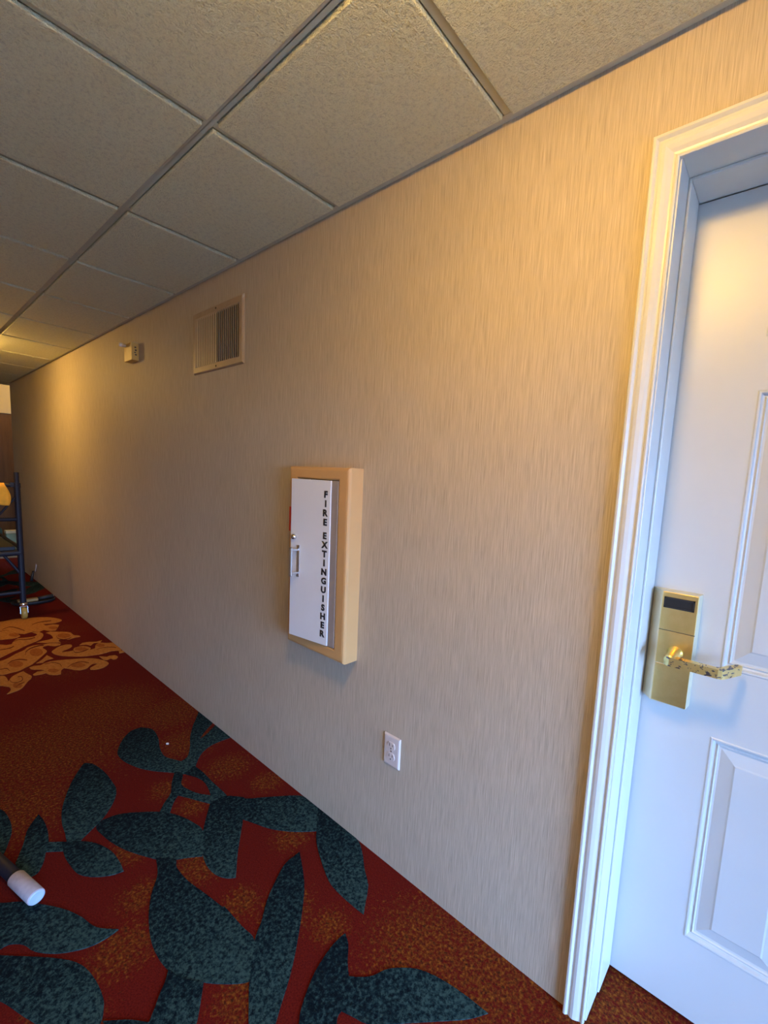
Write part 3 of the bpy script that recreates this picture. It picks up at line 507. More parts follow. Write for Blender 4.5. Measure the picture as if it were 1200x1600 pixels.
# ---- suspended ceiling: slab, grid, tiles
ceil = boxo('ceiling', 'dark', None, XL - 0.1, XR + 0.2, YF - 0.15, TH, 2.45, 2.62)
tag(ceil, 'suspended corridor ceiling of square rough acoustic tiles', 'ceiling', kind='structure')
rows = [0.0, -D1, -D1 - S, -D1 - 2 * S, YF]
FL = 0.012                                    # half a tee flange
k0, k1 = -6, 11                               # cross tees at x = -k*S
xs = [max(XL, min(XR, -k * S)) for k in range(k1, k0, -1)]
xs = [XL] + [x for x in xs if XL + 0.05 < x < XR - 0.05] + [XR]
def tee(name, x0, x1, y0, y1, zoff=0.0):
    bm = bmesh.new(); box(bm, x0, x1, y0, y1, H - zoff, H + 0.004 - zoff)
    if x1 - x0 > y1 - y0: box(bm, x0, x1, (y0 + y1) / 2 - 0.001, (y0 + y1) / 2 + 0.001, H, H + 0.035)
    else: box(bm, (x0 + x1) / 2 - 0.001, (x0 + x1) / 2 + 0.001, y0, y1, H, H + 0.035)
    return link(name, bm, 'tee', ceil)
for y in rows[1:4]: tee('main_tee', XL, XR, y - FL, y + FL)
for x in xs[1:-1]:
    for a, b in zip(rows, rows[1:]):
        tee('cross_tee', x - FL, x + FL, b + FL, a - FL, 0.0004)
for y0, y1 in ((-0.022, 0.0), (YF, YF + 0.022)):
    bm = bmesh.new(); box(bm, XL, XR, y0, y1, H - 0.0015, H + 0.002)
    box(bm, XL, XR, (y0 if y0 < -1 else y1 - 0.002), (y0 + 0.002 if y0 < -1 else y1), H, H + 0.03); link('wall_angle', bm, 'tee', ceil)
tile_cache = {}
def tile_mesh(w_, d_):
    key = (round(w_, 3), round(d_, 3))
    if key not in tile_cache:
        bm = bmesh.new(); box(bm, -w_ / 2, w_ / 2, -d_ / 2, d_ / 2, -0.012, 0.0, 0.0018, 1)
        box(bm, -w_ / 2 - 0.006, w_ / 2 + 0.006, -d_ / 2 - 0.006, d_ / 2 + 0.006, 0.0045, 0.016)
        me = bpy.data.meshes.new('ceiling_tile'); bmesh.ops.recalc_face_normals(bm, faces=bm.faces); bm.to_mesh(me); bm.free()
        me.materials.append(M['tile']); tile_cache[key] = me
    return tile_cache[key]
GAP = 0.0025
for x0, x1 in zip(xs, xs[1:]):
    for j, (a, b) in enumerate(zip(rows, rows[1:])):
        ya = a - (0.022 if j == 0 else FL) - GAP; yb = b + (0.022 if j == 3 else FL) + GAP
        xa = x0 + FL + GAP; xb = x1 - FL - GAP
        share('ceiling_tile', tile_mesh(xb - xa, ya - yb), ceil, ((xa + xb) / 2, (ya + yb) / 2, H + random.uniform(-0.0008, 0.0008)),
              (random.uniform(-.0012, .0012), random.uniform(-.0012, .0012), 0))

# ---- the space beyond the corridor's far end
tag(boxo('wall_far', 'wood', None, FARX - 0.15, FARX, -5.0, 4.0, -0.02, 2.16), 'dark brown wall facing the far end of the corridor', 'wall', kind='structure')
tag(boxo('trim_1', 'plaster', None, FARX - 0.15, FARX + 0.02, -5.0, 4.0, 2.16, 3.0, 0.004), 'pale cream plaster band above the dark brown far wall', 'trim', kind='structure')
tag(boxo('ceiling_lobby', 'plaster', None, FARX - 0.15, XL - 0.1, -5.0, 4.0, 3.0, 3.1), 'higher cream ceiling beyond the corridor', 'ceiling', kind='structure')
tag(boxo('wall_lobby_side', 'plaster', None, FARX - 0.15, XL, 4.0, 4.15, -0.02, 3.1), 'cream side wall of the space beyond the corridor', 'wall', kind='structure')
tag(boxo('wall_lobby_end', 'plaster', None, FARX - 0.15, XL, -5.15, -5.0, -0.02, 3.1), 'cream end wall of the space beyond the corridor', 'wall', kind='structure')
tag(boxo('wall_lobby_return', 'paper', None, XL, XL + 0.2, TH, 4.0, -0.02, 3.1), 'papered return wall round the corner of the corridor', 'wall', kind='structure')
tag(boxo('wall_lobby_return_opposite', 'paper', None, XL, XL + 0.2, -5.0, YF - 0.15, -0.02, 3.1), 'papered return wall on the opposite corner of the corridor', 'wall', kind='structure')
tag(boxo('trim_2', 'tile', None, XL - 0.1, XL, YF - 0.15, TH, H - 0.012, 3.0), 'edge of the lower corridor ceiling at its far end', 'trim', kind='structure')

# ---- unseen room shell added behind the door to block the sky
bm = bmesh.new()
for a in ((DX0 - 0.6, DX0 - 0.5, TH, 2.4, -0.1, 2.62), (2.7, 2.8, TH, 2.4, -0.1, 2.62), (DX0 - 0.6, 2.8, 2.4, 2.5, -0.1, 2.62), (DX0 - 0.6, 2.8, TH, 2.5, 2.62, 2.7), (DX0 - 0.6, 2.8, TH + 0.06, 2.5, -0.1, -0.001)):
    box(bm, *a)
tag(link('wall_sky_block', bm, 'plaster'), 'unseen room walls added behind the closed door to block the sky', 'wall', kind='structure')
# ---- door: jamb, casing, leaf
DL0, DL1 = 0.4105, 1.2715                     # leaf
DY = 0.180                                    # leaf face
trim = tag(empty('trim_3', (DX0, 0, 0)), 'white moulded casing and jamb around the guest room door', 'door frame', kind='structure')
PROF = [(0.053, 0.0), (0.053, 0.015), (0.0505, 0.0175), (0.046, 0.0178), (0.043, 0.0155), (0.0405, 0.0128), (0.037, 0.0132), (0.034, 0.0150), (0.027, 0.0155),
        (0.019, 0.0125), (0.012, 0.0085), (0.008, 0.0078), (0.0065, 0.0098), (0.003, 0.0105), (0.0, 0.0088), (0.0, 0.0)]   # (out from the opening, thickness)
CX0, CX1, CZ = DX0 + 0.005, DX1 - 0.005, 2.048   # inner edge of the casing
def casing(name, kind):
    bm = bmesh.new(); rings = []
    for e in (0, 1):
        ring = []
        for o_, t in PROF:
            if kind == 'l': P = (CX0 - o_, -t, 0.0 if e == 0 else CZ + o_)
            elif kind == 'r': P = (CX1 + o_, -t, 0.0 if e == 0 else CZ + o_)
            else: P = ((CX0 - o_) if e == 0 else (CX1 + o_), -t, CZ + o_)
            ring.append(bm.verts.new((P[0] - DX0, P[1], P[2])))
        rings.append(ring)
    n = len(PROF)
    for k in range(n): bm.faces.new((rings[0][k], rings[0][(k + 1) % n], rings[1][(k + 1) % n], rings[1][k]))
    bm.faces.new(rings[0]); bm.faces.new(rings[1][::-1])
    return link(name, bm, 'white', trim)
casing('casing_side', 'l'); casing('casing_side', 'r'); casing('casing_head', 'h')
JT = 0.0085
zb = 0.006
for s, xa in ((1, 0.0), (-1, DX1 - DX0)):
    boxo('jamb', 'white', trim, min(xa, xa + s * JT), max(xa, xa + s * JT), 0.0, TH, zb, DZ, 0.001, 1)
    boxo('door_stop', 'white', trim, min(xa + s * JT, xa + s * (JT + 0.006)), max(xa + s * JT, xa + s * (JT + 0.006)), 0.078, DY - 0.004, zb + 0.012, DZ - JT, 0.0015, 1)
boxo('jamb_head', 'white', trim, JT, DX1 - DX0 - JT, 0.0, TH, DZ - JT, DZ, 0.001, 1)
boxo('door_stop_head', 'white', trim, JT + 0.006, DX1 - DX0 - JT - 0.006, 0.078, DY - 0.004, DZ - JT - 0.007, DZ - JT, 0.0015, 1)

door = tag(empty('door_1', (DL0, DY, 0.012)), 'white moulded panel guest room door with brass card lock', 'door', kind='structure')
W_, HH = DL1 - DL0, 2.0445 - 0.012
cols = [(0.166, 0.376), (0.485, 0.695)]
rws = [(0.222, 0.772), (0.947, 1.597), (1.712, 1.902)]
def door_leaf():
    bm = bmesh.new()
    gx = sorted({0.0, W_, *[v for c in cols for v in c]}); gz = sorted({0.0, HH, *[v for r in rws for v in r]})
    for x0, x1 in zip(gx, gx[1:]):
        for z0, z1 in zip(gz, gz[1:]):
            if (x0, x1) in cols and (z0, z1) in rws: continue
            bm.faces.new([bm.verts.new(p) for p in ((x0, 0, z0), (x1, 0, z0), (x1, 0, z1), (x0, 0, z1))])
    T = 0.044
    for q in (((0, T, 0), (W_, T, 0), (W_, T, HH), (0, T, HH)), ((0, 0, 0), (0, T, 0), (0, T, HH), (0, 0, HH)), ((W_, 0, 0), (W_, T, 0), (W_, T, HH), (W_, 0, HH)),
              ((0, 0, 0), (W_, 0, 0), (W_, T, 0), (0, T, 0)), ((0, 0, HH), (W_, 0, HH), (W_, T, HH), (0, T, HH))):
        bm.faces.new([bm.verts.new(p) for p in q])
    bmesh.ops.remove_doubles(bm, verts=bm.verts, dist=1e-5)
    return bm
link('door_leaf', door_leaf(), 'door', door)
RINGS = [(0.0, 0.0), (0.003, -0.0022), (0.0065, -0.0015), (0.0095, 0.0055), (0.013, 0.0075), (0.017, 0.0045), (0.0195, 0.0085), (0.024, 0.0092), (0.052, 0.0030), (0.056, 0.0008)]
def door_panel(x0, x1, z0, z1):
    bm = bmesh.new(); R_ = []
    for ins, d in RINGS:
        R_.append([bm.verts.new(p) for p in ((x0 + ins, d, z0 + ins), (x1 - ins, d, z0 + ins), (x1 - ins, d, z1 - ins), (x0 + ins, d, z1 - ins))])
    for A, B in zip(R_, R_[1:]):
        for k in range(4): bm.faces.new((A[k], A[(k + 1) % 4], B[(k + 1) % 4], B[k]))
    bm.faces.new(R_[-1])
    return link('door_panel', bm, 'door', door)
for c in cols:
    for r in rws: door_panel(c[0], c[1], r[0], r[1])

# card lock, a part of the door (positions relative to the door's corner)
def rel(x, y, z): return (x - DL0, y - DY, z - 0.012)
bm = bmesh.new()
ax, bx_, cx_, dx_ = 0.4165 - DL0, 0.442 - DL0, 0.520 - DL0, 0.5235 - DL0
poly = [(ax, 0.0), (ax, -0.006), (bx_ - 0.003, -0.034), (bx_, -0.036), (cx_ - 0.002, -0.036), (cx_, -0.034), (dx_, -0.004), (dx_, 0.0)]
prism(bm, poly, 'z', 0.845 - 0.012, 1.130 - 0.012)
lock = link('lock_body', bm, 'satin', door); tag(lock, 'brass card reader lock body')
def lk(name, mat, x0, x1, y0, y1, z0, z1, bev=0.0):
    a = rel(x0, y0, z0); b = rel(x1, y1, z1)
    return boxo(name, mat, lock, a[0], b[0], a[1], b[1], a[2], b[2], bev)
lk('face_plate', 'brass', 0.4425, 0.5205, 0.1405, 0.1445, 1.0335, 1.1290, 0.0012)
lk('face_plate', 'brass', 0.4430, 0.5200, 0.1425, 0.1445, 0.9470, 1.0315, 0.0006)
lk('face_plate', 'brass', 0.4435, 0.5205, 0.1420, 0.1445, 0.8470, 0.9450, 0.0006)
bm = bmesh.new()
for a in ((0.4475, 0.5135, 1.113, 1.117), (0.4475, 0.5135, 1.090, 1.094), (0.4475, 0.4510, 1.090, 1.117), (0.5100, 0.5135, 1.090, 1.117)):
    p, q = rel(a[0], 0.1375, a[2]), rel(a[1], 0.1408, a[3]); box(bm, p[0], q[0], p[1], q[1], p[2], q[2])
link('card_slot_rim', bm, 'blackm', lock)
lk('card_slot', 'dark', 0.4505, 0.5105, 0.1392, 0.1408, 1.093, 1.114)
lk('seam', 'slotdark', 0.4425, 0.5205, 0.1432, 0.1446, 1.0314, 1.0337)
bm = bmesh.new(); lathe(bm, [(0.004, 0.0), (0.0055, 0.002), (0.0055, 0.008)], rel(0.462, 0.150, 0.8445), 'z', 12); link('key_barrel', bm, 'chrome', lock)
bm = bmesh.new(); lathe(bm, [(0.0175, 0.0), (0.0175, -0.004), (0.0145, -0.006), (0.0135, -0.060), (0.0125, -0.066)], rel(0.484, 0.1425, 0.979), 'y', 28)
link('lever_shank', bm, 'brass', lock, True)
bm = bmesh.new()
lev = [(0.471, 0.088), (0.475, 0.077), (0.483, 0.074), (0.580, 0.0755), (0.588, 0.0775), (0.593, 0.084), (0.620, 0.142), (0.619, 0.147), (0.612, 0.149), (0.606, 0.146), (0.580, 0.096), (0.572, 0.0925), (0.480, 0.094)]
prism(bm, [(x - DL0, y - DY) for x, y in lev], 'z', 0.967 - 0.012, 0.988 - 0.012)
bmesh.ops.bevel(bm, geom=[e for e in bm.edges if abs(e.verts[0].co.z - e.verts[1].co.z) < 1e-6 and len(e.link_faces) == 2 and abs(e.link_faces[0].normal.z - e.link_faces[1].normal.z) > 0.5], offset=0.002, segments=2, affect='EDGES')
tag(link('lever_handle', bm, 'worn', lock), 'worn brass lever handle with dark patches')

# ================================================================== FITTINGS ON THE WALL
# ---- fire extinguisher cabinet
cab = tag(empty('fire_extinguisher_cabinet', (-0.679, 0, 0.70)), 'tan metal wall cabinet whose white door reads FIRE EXTINGUISHER', 'cabinet')
X0, X1, Z1 = -0.174, 0.174, 0.70
OX0, OX1, OZ0, OZ1 = -0.121, 0.119, 0.044, 0.655
FY = -0.065
def cab_frame():
    bm = bmesh.new(); R_ = []
    prof = [(0.0, 0.0), (0.0, FY + 0.012), (0.0015, FY + 0.005), (0.005, FY + 0.0015), (0.012, FY), None]
    def ring(x0, x1, z0, z1, y): return [bm.verts.new(p) for p in ((x0, y, z0), (x1, y, z0), (x1, y, z1), (x0, y, z1))]
    for ins, y in prof[:-1]: R_.append(ring(X0 + ins, X1 - ins, 0 + ins, Z1 - ins, y))
    for ins, y in ((0.006, FY), (0.001, FY + 0.003), (0.0, FY + 0.008), (0.0, -0.004)): R_.append(ring(OX0 - ins, OX1 + ins, OZ0 - ins, OZ1 + ins, y))
    for A, B in zip(R_, R_[1:]):
        for k in range(4): bm.faces.new((A[k], A[(k + 1) % 4], B[(k + 1) % 4], B[k]))
    return bm
link('frame', cab_frame(), 'tan', cab)
boxo('back_pan', 'dark', cab, OX0, OX1, -0.004, -0.001, OZ0, OZ1)
# hinged on its right edge and left a little ajar
ang = math.radians(6.6)
dm = Matrix.Translation((OX1 - 0.036, FY - 0.001, 0)) @ Matrix.Rotation(ang, 4, 'Z')
cd_ = empty('door_pivot')
DWd = OX1 - OX0 - 0.036
bm = bmesh.new(); box(bm, -DWd, 0, -0.003, 0.012, OZ0 + 0.003, OZ1 - 0.002, 0.0015)
bpy.data.objects.remove(cd_)
cdoor = link('door', bm, 'panel', cab); cdoor.matrix_local = dm
tag(cdoor, 'white enamelled cabinet door lettered FIRE EXTINGUISHER')
boxo('hinge_strip', 'strip', cab, OX1 - 0.036, OX1 - 0.001, FY + 0.000, FY + 0.006, OZ0 + 0.003, OZ1 - 0.002, 0.001)
boxo('red_sticker', 'red', cab, X0 + 0.004, X0 + 0.016, FY - 0.0012, FY + 0.001, 0.448, 0.543)
# lettering, read downwards
def lettering(text, top, cap, pitch, gap, xc, y):
    z = top
    for ch in text:
        if ch == ' ': z -= gap; continue
        cu = bpy.data.curves.new('glyph', 'FONT'); cu.body = ch; cu.offset = 0.055; cu.resolution_u = 4
        ob = bpy.data.objects.new('glyph', cu); COL.objects.link(ob)
        me = bpy.data.meshes.new_from_object(ob.evaluated_get(bpy.context.evaluated_depsgraph_get()))
        bm = bmesh.new(); bm.from_mesh(me)
        xs_ = [v.co.x for v in bm.verts]; ys_ = [v.co.y for v in bm.verts]
        sc = cap / (max(ys_) - min(ys_)); mx = (max(xs_) + min(xs_)) / 2; my = max(ys_)
        for v in bm.verts: v.co = (xc + (v.co.x - mx) * sc * 1.12, y, z + (v.co.y - my) * sc)
        bmesh.ops.remove_doubles(bm, verts=bm.verts, dist=1e-6)
        r = bmesh.ops.extrude_face_region(bm, geom=list(bm.faces))
        bmesh.ops.translate(bm, vec=(0, 0.0006, 0), verts=[g for g in r['geom'] if isinstance(g, bmesh.types.BMVert)])
        link('letter', bm, 'black', cdoor)
        bpy.data.objects.remove(ob); bpy.data.curves.remove(cu); bpy.data.meshes.remove(me)
        z -= pitch
lettering('FIRE EXTINGUISHER', 0.616, 0.0254, 0.0332, 0.0158, -0.023, -0.0035)
bm = bmesh.new(); lathe(bm, [(0.0105, 0.0), (0.0105, -0.004), (0.0085, -0.010), (0.004, -0.0125)], (-DWd + 0.022, -0.003, 0.434), 'y', 20)
link('lock_knob', bm, 'chrome', cdoor, True)
bm = bmesh.new(); hx = -DWd + 0.045
box(bm, hx - 0.008, hx + 0.006, -0.0045, -0.003, 0.282, 0.404, 0.0004, 1)
box(bm, hx - 0.005, hx + 0.003, -0.036, -0.004, 0.294, 0.303, 0.001, 1); box(bm, hx - 0.005, hx + 0.003, -0.036, -0.004, 0.383, 0.392, 0.001, 1)
box(bm, hx - 0.009, hx + 0.005, -0.041, -0.032, 0.288, 0.398, 0.002, 1)
link('handle', bm, 'chrome', cdoor)

# ---- return air grille
vent = tag(empty('vent_grille', (-1.566, 0, 1.855)), 'beige metal air grille of vertical slats high on the wall', 'vent')
vx, vz, vb = 0.2505, 0.299, 0.040
bm = bmesh.new(); R_ = []
def vring(ix, y): return [bm.verts.new(p) for p in ((-vx + ix, y, ix), (vx - ix, y, ix), (vx - ix, y, vz - ix), (-vx + ix, y, vz - ix))]
iz = 0.028
for ix, y in ((0, 0), (0, -0.004), (0.006, -0.010), (0.030, -0.0105), (0.034, -0.008)): R_.append(vring(ix, y))
R_.append([bm.verts.new(p) for p in ((-vx + vb, -0.007, iz + 0.006), (vx - vb, -0.007, iz + 0.006), (vx - vb, -0.007, vz - iz - 0.006), (-vx + vb, -0.007, vz - iz - 0.006))])
R_.append([bm.verts.new(p) for p in ((-vx + vb, -0.001, iz + 0.006), (vx - vb, -0.001, iz + 0.006), (vx - vb, -0.001, vz - iz - 0.006), (-vx + vb, -0.001, vz - iz - 0.006))])
for A, B in zip(R_, R_[1:]):
    for k in range(4): bm.faces.new((A[k], A[(k + 1) % 4], B[(k + 1) % 4], B[k]))
link('frame', bm, 'vent', vent)
boxo('duct_shade', 'dark', vent, -vx + vb, vx - vb, -0.0015, -0.0006, iz, vz - iz)  # flat black sheet on the wall, painted for the shade inside a duct
n = 22; pitch_ = (2 * (vx - vb)) / n
bmL = bmesh.new(); box(bmL, -0.0065, 0.0065, -0.0006, 0.0006, iz + 0.004, vz - iz - 0.004)
sl = link('slat', bmL, 'slat', vent)
for i in range(n):
    o = sl if i == 0 else share('slat', sl.data, vent, (0, 0, 0))
    o.location = (-vx + vb + (i + 0.5) * pitch_, -0.0068, 0)
    o.rotation_euler = (0, 0, math.radians(-3 if i < n * 0.5 else -46))
for x in (0.0,):
    for z in (0.016, vz - 0.016):
        bm = bmesh.new(); lathe(bm, [(0.0045, 0.0), (0.0045, -0.0015), (0.003, -0.0025)], (x, -0.0102, z), 'y', 12); link('screw', bm, 'slotdark', vent)

# ---- small alarm box with lamp
al = tag(empty('alarm_box', (-2.667, 0, 2.025)), 'small cream wall alarm box with a white lamp beneath the ceiling', 'alarm')
boxo('housing', 'cream', al, -0.066, 0.066, -0.040, 0.0, 0.0, 0.106, 0.003)
bm = bmesh.new(); lathe(bm, [(0.011, 0.0), (0.011, -0.012), (0.013, -0.014), (0.013, -0.030), (0.009, -0.036)], (-0.040, -0.039, 0.098), 'y', 16)
link('lamp', bm, 'bulb', al, True)
bm = bmesh.new()
for z0, z1, yy in ((0.074, 0.082, -0.024), (0.056, 0.066, -0.022), (0.044, 0.050, -0.026), (0.030, 0.038, -0.022)):
    box(bm, 0.0655, 0.0668, yy, yy + 0.010, z0, z1)
link('marking', bm, 'slotdark', al)

# ---- duplex outlet
ou = tag(empty('wall_outlet', (-0.3065, 0, 0.434)), 'ivory duplex power outlet low on the wall near the door', 'outlet')
bm = bmesh.new(); R_ = []
for ins, y in ((0, 0), (0.0005, -0.003), (0.0035, -0.0058), (0.008, -0.0064)):
    R_.append([bm.verts.new(p) for p in ((-0.0375 + ins, y, -0.056 + ins), (0.0375 - ins, y, -0.056 + ins), (0.0375 - ins, y, 0.056 - ins), (-0.0375 + ins, y, 0.056 - ins))])
for A, B in zip(R_, R_[1:]):
    for k in range(4): bm.faces.new((A[k], A[(k + 1) % 4], B[(k + 1) % 4], B[k]))
bm.faces.new(R_[-1])
link('plate', bm, 'ivory', ou)
for s in (-1, 1):
    zc = s * 0.0195
    out = []
    for k in range(28):
        a = 2 * PI * k / 28; out.append((0.0172 * math.cos(a), zc + max(-0.0138, min(0.0138, 0.0172 * math.sin(a)))))
    bm = bmesh.new(); prism(bm, out, 'y', -0.0085, -0.006)
    rc = link('receptacle', bm, 'ivory', ou)
    for a in ((-0.0082, -0.0058, zc - 0.001, zc + 0.009), (0.0058, 0.0082, zc, zc + 0.008), (-0.0022, 0.0022, zc - 0.0105, zc - 0.006)):
        boxo('slot', 'slotdark', rc, a[0], a[1], -0.0088, -0.0082, a[2], a[3])
bm = bmesh.new(); lathe(bm, [(0.003, 0.0), (0.003, -0.001), (0.002, -0.0016)], (0, -0.0063, 0), 'y', 12); link('screw', bm, 'chrome', ou)

# ---- ceiling lamps: shallow glass domes in tile centres
def ceiling_lamp(x, y, z, label):
    t = tag(empty('ceiling_lamp', (x, y, z)), label, 'lamp', 'corridor ceiling lamps')
    bm = bmesh.new(); lathe(bm, [(0.125, 0.0), (0.125, -0.010), (0.118, -0.016), (0.108, -0.016), (0.106, -0.004)], (0, 0, 0), 'z', 32); link('trim_ring', bm, 'tee', t, True)
    bm = bmesh.new(); lathe(bm, [(0.107, -0.006), (0.106, -0.035), (0.096, -0.066), (0.076, -0.090), (0.048, -0.106), (0.015, -0.112)], (0, 0, 0), 'z', 32); link('glass_dome', bm, 'dome', t, True)
    return t
LY = -D1 - S / 2
ceiling_lamp(S / 2, LY, H - 0.012, 'warm domed ceiling lamp above the door end of the corridor')
ceiling_lamp(-6.5 * S, LY, H - 0.012, 'warm domed ceiling lamp near the blue scaffold')
ceiling_lamp(-9.0, 0.9, 3.0, 'warm domed lamp on the higher ceiling beyond the corridor')

# ================================================================== THINGS ON THE FLOOR
# ---- rolling scaffold, its near end frame
sf = tag(empty('rolling_scaffold', (-4.39, -0.345, 0)), 'dark navy tubular rolling scaffold at the far end of the corridor', 'scaffold')
SW, SLen = 0.74, 1.75
for ex in (0.0, -SLen):
    for ey in (0.0, -SW):
        bm = bmesh.new(); tube(bm, [(ex, ey, 0.135), (ex, ey, 1.165)], 0.0215, 14); tube(bm, [(ex, ey, 1.165), (ex, ey, 1.265)], 0.0175, 14)
        po_ = link('post', bm, 'navy', sf, False)
        c = link('collar', lathe(bmesh.new(), [(0.024, 0.0), (0.028, 0.004), (0.028, 0.022), (0.023, 0.028)], (ex, ey, 0.112), 'z', 18), 'chrome', po_, True)
        link('caster_wheel', lathe(bmesh.new(), [(0.012, -0.019), (0.040, -0.019), (0.050, -0.015), (0.052, 0.0), (0.050, 0.015), (0.040, 0.019), (0.012, 0.019)], (ex + 0.012, ey, 0.052), 'y', 24), 'yellow', po_, True)
        bm = bmesh.new()
        for s in (-1, 1): prism(bm, [(ex - 0.018, 0.112), (ex + 0.018, 0.112), (ex + 0.026, 0.050), (ex + 0.012, 0.038), (ex, 0.050)], 'y', ey + s * 0.024 - 0.002, ey + s * 0.024 + 0.002)
        box(bm, ex - 0.020, ex + 0.020, ey - 0.026, ey + 0.026, 0.106, 0.114); tube(bm, [(ex + 0.012, ey - 0.03, 0.052), (ex + 0.012, ey + 0.03, 0.052)], 0.006, 8)
        link('caster_fork', bm, 'chrome', po_)
    for z in (0.235, 0.868):
        link('rung', tube(bmesh.new(), [(ex, 0, z), (ex, -SW, z)], 0.0155, 12), 'navy', sf)
    link('rung', tube(bmesh.new(), [(ex, 0, 0.580), (ex, -SW, 0.580)], 0.024, 12), 'navy', sf)
    link('rung', tube(bmesh.new(), [(ex, -0.02, 1.155), (ex, -SW, 1.155)], 0.013, 12), 'navy', sf)
    for ey, s in ((0.0, -1), (-SW, 1)):
        link('brace', tube(bmesh.new(), [(ex, ey, 0.385), (ex, ey + s * 0.105, 0.565)], 0.011, 10), 'navy', sf)
        link('brace', tube(bmesh.new(), [(ex, ey, 1.075), (ex, ey + s * 0.140, 0.880)], 0.009, 10), 'navy', sf)
        link('sleeve', boxo('tmp', 'blackm', sf, ex - 0.012, ex + 0.012, min(ey, ey + s * 0.045), max(ey, ey + s * 0.045), 1.140, 1.180, 0.003).data and tube(bmesh.new(), [(ex, ey, 1.135), (ex, ey, 1.175)], 0.024, 12), 'navy', sf)
for ey in (0.0, -SW):
    link('side_rail', tube(bmesh.new(), [(0, ey, 0.62), (-SLen, ey, 0.62)], 0.014, 10), 'navy', sf)
boxo('platform', 'blackm', sf, -SLen + 0.03, -0.03, -SW + 0.03, -0.03, 0.600, 0.632, 0.003)
for o in list(sf.children):
    if o.name.startswith('tmp'): o.name = 'clamp'

# ---- cloth draped over the scaffold's top rung
def drape(name, mat, loc, y0, y1, ztop, front, back, seed, r=0.020, amp=1.0):
    rnd = random.Random(seed); bm = bmesh.new(); NU, NV = 22, 20; g = []
    ph = [rnd.uniform(0, 6.28) for _ in range(4)]
    for iu in range(NU + 1):
        row = []; u = iu / NU; y = y0 + (y1 - y0) * u
        for iv in range(NV + 1):
            s_ = -back + (front + back) * iv / NV            # length along the cloth, 0 at the rung
            arc = PI * r / 2
            if abs(s_) < arc: a = s_ / r; x = r * math.sin(a); z = r * math.cos(a) - r
            else: x = math.copysign(r, s_); z = -r - (abs(s_) - arc)
            k = max(0.0, abs(s_) - 0.02)
            x += amp * (math.copysign(1, s_ if s_ else 1) * (0.10 * k * (0.6 + 0.4 * math.sin(9 * u * 2 + ph[0]))) + 0.009 * math.sin(26 * u + ph[1]) * min(1, k * 12))
            yy = y + (u - 0.5) * 0.07 * math.sin(min(1, k * 6) * PI * 0.8)
            z += 0.012 * math.sin(7 * u + ph[3]) * min(1, k * 8)
            row.append(bm.verts.new((x, yy, z)))
        g.append(row)
    for a, b in zip(g, g[1:]):
        for k in range(NV): bm.faces.new((a[k], a[k + 1], b[k + 1], b[k]))
    o = link(name, bm, mat, None, True, loc)
    md = o.modifiers.new('thick', 'SOLIDIFY'); md.thickness = 0.004; md.offset = 1
    return o
tag(drape('work_cloth', 'cloth', (-4.39, 0, 1.172), -0.80, -0.425, 0, 0.185, 0.14, 3), 'bright orange yellow cloth draped over the top rung of the scaffold', 'cloth')

# ---- tool bag lying behind the caster
tb = tag(empty('tool_tray', (-4.90, -0.195, 0), math.radians(0)), 'low black tray with a tan insert on the carpet behind the caster', 'tray')
def oval(rx, ry, n=28, ox=0, oy=0): return [(ox + rx * math.cos(2 * PI * k / n), oy + ry * math.sin(2 * PI * k / n) * (1.0)) for k in range(n)]
bm = bmesh.new(); R_ = []
for rx, ry, z in ((0.085, 0.145, 0.002), (0.098, 0.160, 0.012), (0.104, 0.166, 0.030), (0.098, 0.160, 0.032), (0.088, 0.148, 0.016)):
    R_.append([bm.verts.new((x, y, z)) for x, y in oval(rx, ry)])
for A, B in zip(R_, R_[1:]):
    for k in range(28): bm.faces.new((A[k], A[(k + 1) % 28], B[(k + 1) % 28], B[k]))
bm.faces.new(R_[0][::-1]); bm.faces.new(R_[-1])
link('tray', bm, 'blackm', tb, True)
bm = bmesh.new(); box(bm, -0.028, 0.030, -0.115, 0.030, 0.018, 0.046, 0.005); link('insert', bm, 'tancard', tb)
bm = bmesh.new(); tube(bm, [(-0.005, 0.035, 0.036), (-0.01, 0.09, 0.040), (-0.012, 0.150, 0.044)], [0.017, 0.020, 0.019], 14); link('handle', bm, 'blackm', tb, True)
bm = bmesh.new(); lathe(bm, [(0.010, 0.0), (0.010, 0.004), (0.004, 0.006)], (-0.010, 0.150, 0.046), 'y', 12); link('end_button', bm, 'chrome', tb)

# ---- small tool propped on the wall
st = tag(empty('scraper', (-5.90, -0.035, 0)), 'small scraper with a blade painted pale to imitate shine propped against the wall foot', 'tool')
bm = bmesh.new(); tube(bm, [(0, -0.012, 0.012), (0.0, -0.004, 0.07), (0, 0.008, 0.125)], [0.016, 0.013, 0.011], 12); link('handle', bm, 'blackm', st, True)
bm = bmesh.new(); prism(bm, [(-0.010, 0.12), (0.010, 0.12), (0.030, 0.205), (-0.030, 0.205)], 'y', 0.008, 0.010, Matrix.Rotation(math.radians(-7), 4, 'X')); link('blade', bm, 'bulb', st)  # near-white blade colour stands in for metal shine

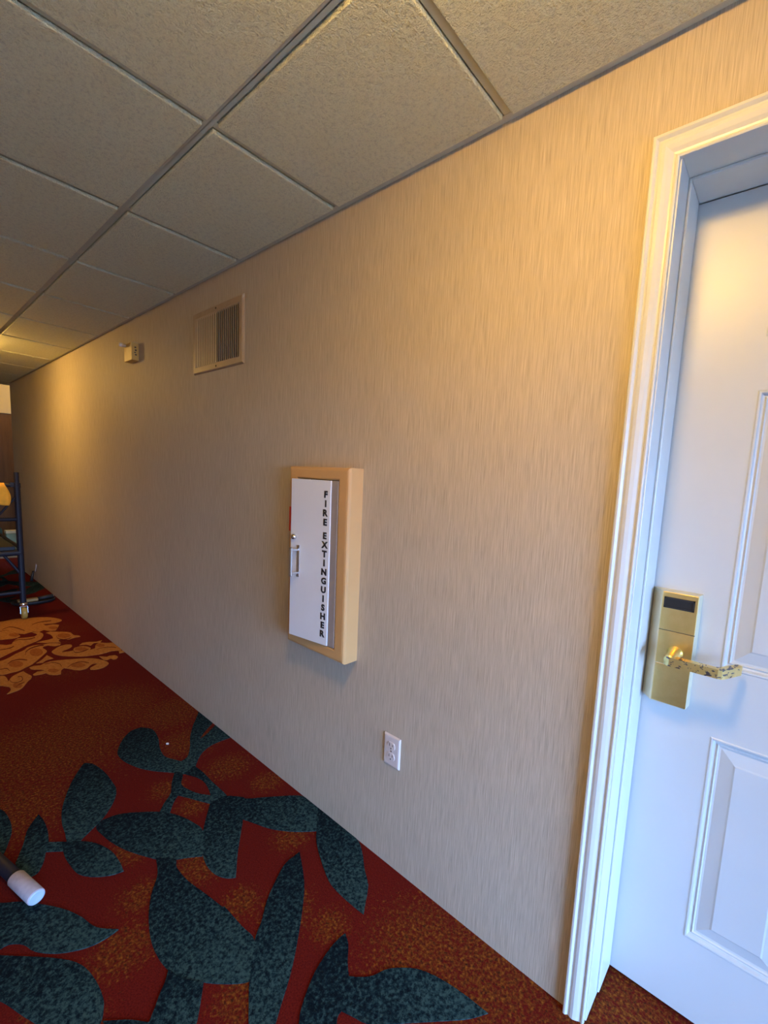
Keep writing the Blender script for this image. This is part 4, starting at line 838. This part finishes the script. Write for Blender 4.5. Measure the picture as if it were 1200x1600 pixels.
# ---- paint roller in the foreground
pr = tag(empty('paint_roller', (-1.002, -0.840, 0.0245), -2.928), 'white roller sleeve on a dark navy handle lying on the carpet', 'paint roller')
bm = bmesh.new(); lathe(bm, [(0.016, 0.0), (0.0220, 0.0), (0.0230, 0.003), (0.0230, 0.130), (0.0220, 0.133), (0.013, 0.133)], (0, 0, 0), 'x', 28); link('sleeve', bm, 'sleeve', pr, True)
bm = bmesh.new(); lathe(bm, [(0.006, -0.002), (0.017, -0.003), (0.0205, -0.0015), (0.0205, 0.002)], (0, 0, 0), 'x', 24); link('end_cap', bm, 'capblue', pr)
bm = bmesh.new(); tube(bm, [(0.128, 0, 0), (0.143, 0, 0), (0.60, 0.0, -0.002)], [0.014, 0.019, 0.018], 16); link('handle', bm, 'navy', pr, True)

# ---- things on the lobby floor
gb = tag(empty('storage_bin', (-8.55, 0.165, 0)), 'pale green bin with a cream lid on the floor beyond the scaffold', 'bin')
bm = bmesh.new(); R_ = []
for h, z in ((0.105, 0.0), (0.112, 0.01), (0.125, 0.245), (0.128, 0.25)):
    R_.append([bm.verts.new((x * h * 0.55, y * h * 0.55, z)) for x, y in ((-1, -1), (1, -1), (1, 1), (-1, 1))])
for A, B in zip(R_, R_[1:]):
    for k in range(4): bm.faces.new((A[k], A[(k + 1) % 4], B[(k + 1) % 4], B[k]))
bm.faces.new(R_[0][::-1]); bm.faces.new(R_[-1]); link('body', bm, 'green', gb)
boxo('lid', 'lid', gb, -0.075, 0.075, -0.075, 0.075, 0.25, 0.292, 0.006)
nt_ = tag(empty('tote_box', (-8.55, 0.005, 0)), 'dark navy tote with a pale rim beside the green bin', 'box')
bm = bmesh.new(); R_ = []
for h, z in ((0.085, 0.0), (0.10, 0.19)):
    R_.append([bm.verts.new((x * h, y * h * 0.8, z)) for x, y in ((-1, -1), (1, -1), (1, 1), (-1, 1))])
for k in range(4): bm.faces.new((R_[0][k], R_[0][(k + 1) % 4], R_[1][(k + 1) % 4], R_[1][k]))
bm.faces.new(R_[0][::-1]); bm.faces.new(R_[-1]); link('body', bm, 'navy', nt_)
boxo('rim', 'sleeve', nt_, -0.108, 0.108, -0.09, 0.09, 0.19, 0.205, 0.004)
jg = tag(empty('jug', (-8.55, 0.0, 0.205)), 'dark teal jug standing on the navy tote', 'jug')
link('body', lathe(bmesh.new(), [(0.055, 0.0), (0.062, 0.008), (0.062, 0.10), (0.045, 0.135), (0.022, 0.15), (0.022, 0.165)], (0, 0, 0), 'z', 20), 'teal', jg, True)
link('cap', lathe(bmesh.new(), [(0.025, 0.160), (0.025, 0.182), (0.022, 0.185)], (0, 0, 0), 'z', 16), 'blackm', jg)

# ---- a scrap of paper on the carpet
bm = bmesh.new(); prism(bm, [(-0.009, -0.003), (0.002, -0.006), (0.010, 0.002), (0.003, 0.006), (-0.006, 0.005)], 'z', 0.0, 0.002)
tag(link('paper_scrap', bm, 'scrap', None, False, (SCRAP[0], SCRAP[1], 0.0012)), 'tiny white scrap lying on the red carpet beside a teal leaf', 'scrap')
